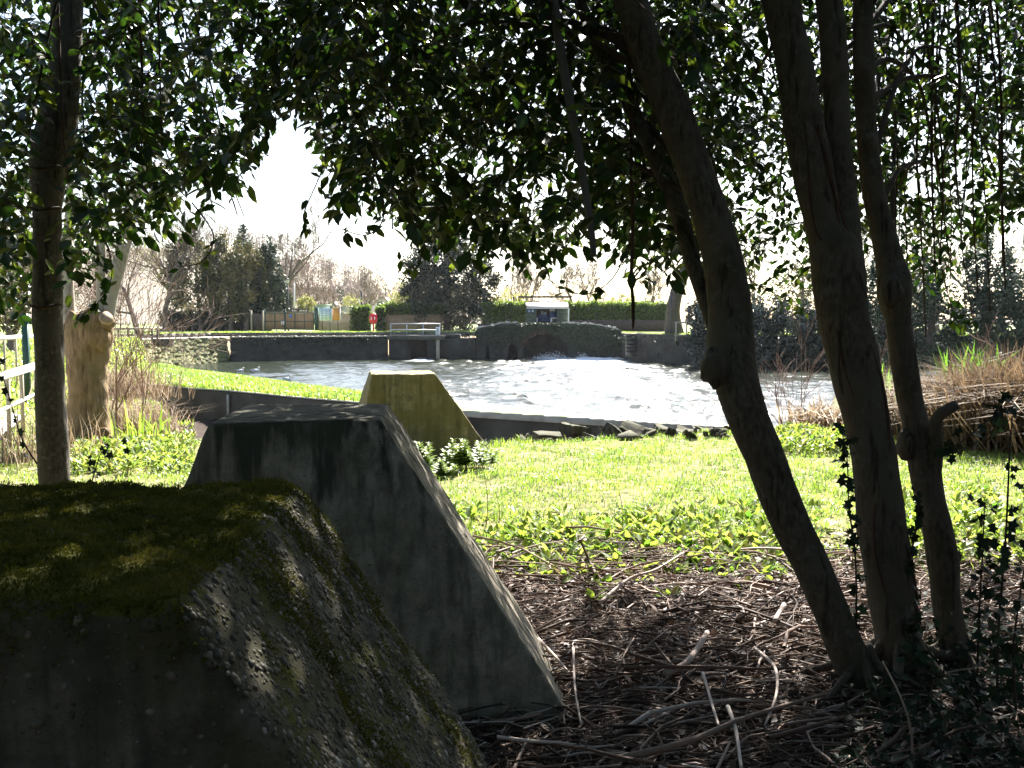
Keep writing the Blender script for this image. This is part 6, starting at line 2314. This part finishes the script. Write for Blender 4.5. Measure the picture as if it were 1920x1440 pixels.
def ivy_shoot(name, label, cat, pts, n_, seed, ll=0.05, rad=0.005, spread=0.05, group=None):
    r = np.random.default_rng(seed)
    W = [at(*p) for p in pts]
    t = thing(name, label, cat, W[0], group)
    Q = spline(W, 8)
    mb = MB()
    tube(mb, Q, np.linspace(rad, rad * 0.4, len(Q)), 6)
    obj('stem', mb, M['bark_dark'], t, smooth=True)
    idx = r.integers(1, len(Q), n_)
    ml = MB()
    leaves(ml, Q[idx] + r.normal(0, spread * 0.3, (n_, 3)), r.normal(0, 0.7, (n_, 3)) + [0, -0.1, -0.2], r.normal(0, 0.5, (n_, 3)) + [0, -0.8, 0.3], ll * r.uniform(0.6, 1.25, n_), r.random(n_), 'ivy', 0.85)
    obj('leaves', ml, M['ivy'], t)
    return t


ivy_shoot('ivy_shoot', 'leafy ivy shoot hanging along the left side of the twin-stemmed trunk', 'ivy', [(1606, 1180, 4.3), (1604, 1050, 4.3), (1592, 950, 4.3), (1588, 860, 4.3), (1574, 790, 4.32)], 60, 701)
ivy_shoot('ivy_shoot', 'thin ivy shoot between the twin-stemmed and forked trunks', 'ivy', [(1700, 1070, 4.4), (1716, 1000, 4.4), (1722, 940, 4.4), (1715, 900, 4.4)], 24, 702)
ivy_shoot('ivy_shoot', 'small ivy shoot on the dark trunk base between the two right trunks', 'ivy', [(1705, 1250, 4.2), (1712, 1180, 4.2), (1722, 1110, 4.2)], 30, 703)
ivy_shoot('sapling', 'tall holly-like sapling at the right edge of the picture', 'sapling', [(1870, 1290, 3.9), (1872, 1180, 3.9), (1886, 1000, 3.9), (1893, 850, 3.9), (1898, 780, 3.9)], 46, 704, 0.055, 0.006, 0.1)
ivy_shoot('sapling', 'shorter holly-like sapling left of the tall one', 'sapling', [(1832, 1270, 4.0), (1836, 1150, 4.0), (1842, 1040, 4.0), (1846, 950, 4.0)], 40, 705, 0.055, 0.005, 0.1)
ivy_shoot('sapling', 'leaning leafy sapling twig across the forked trunk stub', 'sapling', [(1762, 850, 4.5), (1800, 830, 4.4), (1850, 790, 4.3), (1885, 762, 4.2)], 26, 706, 0.055, 0.005, 0.08)
ivy_shoot('sapling', 'bushy ivy-leaved seedling at the lower right corner', 'sapling', [(1905, 1330, 3.6), (1900, 1220, 3.6), (1912, 1120, 3.6), (1925, 1040, 3.6)], 60, 707, 0.055, 0.005, 0.16)
ivy_shoot('sapling', 'dark holly-like seedling silhouetted behind the nearest block at left', 'sapling', [(172, 905, 5.4), (182, 870, 5.4), (190, 850, 5.4), (212, 835, 5.4)], 16, 708, 0.05, 0.004, 0.1)
ivy_shoot('sapling', 'arching thin shoot with ivy leaves at the left edge', 'sapling', [(70, 870, 5.6), (40, 820, 5.6), (16, 740, 5.6), (-10, 660, 5.6)], 10, 709, 0.06, 0.005, 0.06)
# curved bare twig at bottom right
stick('thin pale bare shoot rising from the dark corner at bottom right', [(1712, 1440, .02), (1708, 1370, .15), (1690, 1310, .25), (1655, 1240, .3)], 0.005, 0.003, tint=0.7)

# --- rubble in the ditch
def rubble(label, px, py, Y, w_, h_, d_, rz, tiltx, seed, mat='stone'):
    c = at(px, py + 3, Y)
    w_, h_, d_ = w_ * 0.85, h_ * 0.85, d_ * 0.85
    bm = bmesh.new()
    bmesh.ops.create_cube(bm, size=1)
    bmesh.ops.bevel(bm, geom=list(bm.edges), offset=0.025, segments=1, affect='EDGES')
    bmesh.ops.subdivide_edges(bm, edges=[e for e in bm.edges if e.calc_length() > 0.3], cuts=5, use_grid_fill=True)
    from mathutils import Matrix
    Mx = Matrix.Rotation(rz, 4, 'Z') @ Matrix.Rotation(tiltx, 4, 'Y') @ Matrix.Rotation(tiltx * 0.7, 4, 'X') @ Matrix.Diagonal((w_, d_, h_, 1))
    for v in bm.verts:
        p = v.co.copy()
        p += p.normalized() * (0.2 * mnoise.noise(p * 1.6 + Vector((seed, seed, 0))) + 0.07 * mnoise.noise(p * 6 + Vector((seed, 0, 0))))
        v.co = Mx @ p
    me = bpy.data.meshes.new('rubble_block')
    bm.to_mesh(me)
    bm.free()
    me.materials.append(M[mat])
    o = bpy.data.objects.new('rubble_block', me)
    o.location = [float(v) for v in c]
    C.objects.link(o)
    tag(o, label, 'rubble', 'broken concrete in the ditch')


for i, a in enumerate(((1027, 824, 14.0, .42, .26, .4, .2, .05, 'flat lit slab at the left end of the ditch rubble'),
                       (1073, 812, 14.3, .3, .34, .4, .5, .1, 'upright squared block beside the flat lit slab'),
                       (1112, 826, 14.0, .3, .2, .3, .9, .3, 'low crumbling block right of the upright squared block'),
                       (1150, 816, 14.6, .34, .3, .4, .8, .5, 'tilted dark block in the middle of the ditch rubble'),
                       (1186, 812, 14.8, .5, .26, .4, -.3, .5, 'tilted slab with mossy lit top in the middle of the ditch rubble'),
                       (1222, 822, 14.5, .3, .2, .3, .5, .3, 'small pointed stone below the tilted mossy slab'),
                       (1246, 812, 15.0, .36, .26, .4, .1, .2, 'dark stone right of the tilted mossy slab'),
                       (1285, 814, 15.0, .4, .22, .4, -.3, .2, 'mossy topped stone near the right end of the rubble'),
                       (1325, 812, 15.2, .34, .2, .3, .4, .2, 'last low stone of the rubble, beside the leaning trunk'),
                       (1096, 812, 14.9, .24, .2, .3, .4, -.3, 'small stone tucked behind the upright squared block'))):
    rubble(a[8], *a[:8], 900 + i)

r = np.random.default_rng(541)
n = 420
px = r.uniform(960, 1370, n)
Y = r.uniform(13.2, 15.6, n)
X = (px - 960) / FPX * Y
Z = np.maximum(gz(X, Y), -0.42 + 0.16 * wig(X, Y, 2.0)) + r.uniform(-0.02, 0.06, n)
bm = bmesh.new()
bmesh.ops.create_icosphere(bm, subdivisions=1, radius=1)
V0 = np.array([v.co for v in bm.verts])
F0 = np.array([[v.index for v in f.verts] for f in bm.faces])
bm.free()
s_ = np.exp(r.normal(math.log(0.055), 0.5, n)).clip(0.02, 0.16)
A, B, Nn = rdir(n, r), rdir(n, r), rdir(n, r)
jit = 1 + 0.35 * r.normal(0, 0.6, (n, len(V0), 1))
V = np.column_stack([X, Y, Z])[:, None] + s_[:, None, None] * jit * (V0[None, :, 0:1] * A[:, None] + V0[None, :, 1:2] * B[:, None] * 0.8 + V0[None, :, 2:3] * Nn[:, None] * 0.7)
mb = MB()
mb.add(V.reshape(-1, 3), [(np.arange(n)[:, None, None] * len(V0) + F0[None]).reshape(-1, 3)])
tag(obj('rubble', mb, M['stone']), 'small broken stones heaped in the ditch before the causeway wall', 'rubble', kind='stuff')
for (px, py, Y, H, n_, sd, lb) in ((1010, 830, 13.4, 0.3, 160, 951, 'dry grass fringe at the left end of the rubble'), (1130, 828, 13.6, 0.28, 200, 952, 'dry grass fringe in front of the middle rubble'),
                                   (1290, 822, 14.1, 0.3, 220, 953, 'dry grass fringe at the right end of the rubble'), (945, 834, 13.2, 0.35, 160, 954, 'dry grass at the right foot of the olive block')):
    tuft(lb, px, py, Y, H, n_, sd, spread=0.3, w=0.009, droop=1.0)
bare_shrub('dead arching twigs over the middle of the rubble', 1140, 822, 14.4, 0.6, 6, 961, 0.9, nchild=3)
bare_shrub('thin dead twigs by the right end of the rubble', 1290, 818, 14.8, 0.5, 6, 962, 0.9, nchild=3)

# --- gulls on the water
for (px, py, s_, lb) in ((451, 697, 1, 'small white gull floating alone, left of the pair of gulls'), (479, 698, 1.25, 'white gull floating nearest the lit bank, right of the lone small one'), (538, 714, 1.1, 'white gull floating by the causeway edge')):
    p = on(px, py, WATER)
    t = thing('gull', lb, 'bird', p, 'gulls on the pond')
    mb = MB()
    Q = [p + np.array([dx, 0, dz]) * s_ for dx, dz in ((-.2, .1), (-.14, .08), (-.05, .07), (.05, .07), (.11, .09), (.13, .15), (.135, .2), (.16, .22), (.2, .215))]
    tube(mb, spline(Q, 3), np.interp(np.linspace(0, 1, 25), np.linspace(0, 1, 9), np.array([.01, .045, .075, .08, .06, .034, .034, .038, .012]) * s_), 10)
    obj('body', mb, M['feather'], t, smooth=True)
    mb = MB()
    segs(mb, [p + np.array([.19, 0, .216]) * s_], [p + np.array([.25, 0, .205]) * s_], 0.01, 0.003, 5)
    obj('beak', mb, M['orange'], t)
    mb = MB()
    for sg in (-1, 1):
        mb.add(np.array([p + np.array(q) * s_ for q in ((.06, sg * .07, .12), (.02, sg * .085, .07), (-.2, sg * .05, .1), (-.26, sg * .02, .13), (-.1, sg * .06, .15))]), [np.array([[0, 1, 2, 3, 4]])])
    obj('wings', mb, M['steel'], t)
# ================================================================== AIR
mb = MB()
box(mb, (-1900, -60, -4.0), (1900, 960, 75.0))
hm = bpy.data.materials.new('haze_air')
hm.use_nodes = True
hn = hm.node_tree
hn.nodes.clear()
ho = hn.nodes.new('ShaderNodeOutputMaterial')
hv = hn.nodes.new('ShaderNodeVolumePrincipled')
hv.inputs['Color'].default_value = (0.9, 0.93, 1.0, 1)
hv.inputs['Density'].default_value = 0.00009
hv.inputs['Anisotropy'].default_value = 0.3
hn.links.new(hv.outputs[0], ho.inputs['Volume'])
hz = obj('haze', mb, hm)
tag(hz, 'thin pale haze in the air over the pond and the hill', 'haze', kind='stuff')

# ================================================================== CAMERA AND LIGHT
cam = bpy.data.cameras.new('camera')
cam.sensor_width = 36.0
cam.lens = 36.0 * FPX / 1920.0
cam.clip_start = 0.02
cam.clip_end = 3000
co = bpy.data.objects.new('camera', cam)
co.location = EYE
co.rotation_euler = (math.pi / 2 - TH, 0, 0)
C.objects.link(co)
sc = bpy.context.scene
sc.camera = co

SUN_AZ, SUN_EL = R(11.0), R(41.0)
sd_ = Vector((math.sin(SUN_AZ) * math.cos(SUN_EL), math.cos(SUN_AZ) * math.cos(SUN_EL), math.sin(SUN_EL)))
sl_ = bpy.data.lights.new('sun', 'SUN')
sl_.energy = 5.0
sl_.angle = R(0.55)
sl_.color = (1.0, 0.955, 0.88)
so = bpy.data.objects.new('sun', sl_)
so.rotation_euler = sd_.to_track_quat('Z', 'Y').to_euler()
so.location = (5, 20, 30)
C.objects.link(so)
w = bpy.data.worlds.new('World')
sc.world = w
w.use_nodes = True
nt = w.node_tree
nt.nodes.clear()
sky = nt.nodes.new('ShaderNodeTexSky')
sky.sky_type = 'NISHITA'
sky.sun_disc = False
sky.sun_elevation = SUN_EL
sky.sun_rotation = SUN_AZ
sky.air_density = 1.0
sky.dust_density = 1.2
sky.ozone_density = 1.0
bg = nt.nodes.new('ShaderNodeBackground')
bg.inputs[1].default_value = 0.05
wo = nt.nodes.new('ShaderNodeOutputWorld')
nt.links.new(sky.outputs[0], bg.inputs[0])
nt.links.new(bg.outputs[0], wo.inputs[0])
sc.view_settings.view_transform = 'Standard'
sc.view_settings.look = 'None'
sc.view_settings.gamma = 1.0
sc.view_settings.exposure = 2.55
sc.render.engine = 'CYCLES'
cy = sc.cycles
cy.max_bounces = 8
cy.diffuse_bounces = 4
cy.glossy_bounces = 3
cy.transmission_bounces = 4
cy.transparent_max_bounces = 8
cy.use_denoising = True
cy.sample_clamp_indirect = 6.0
cy.caustics_reflective = False
cy.caustics_refractive = False
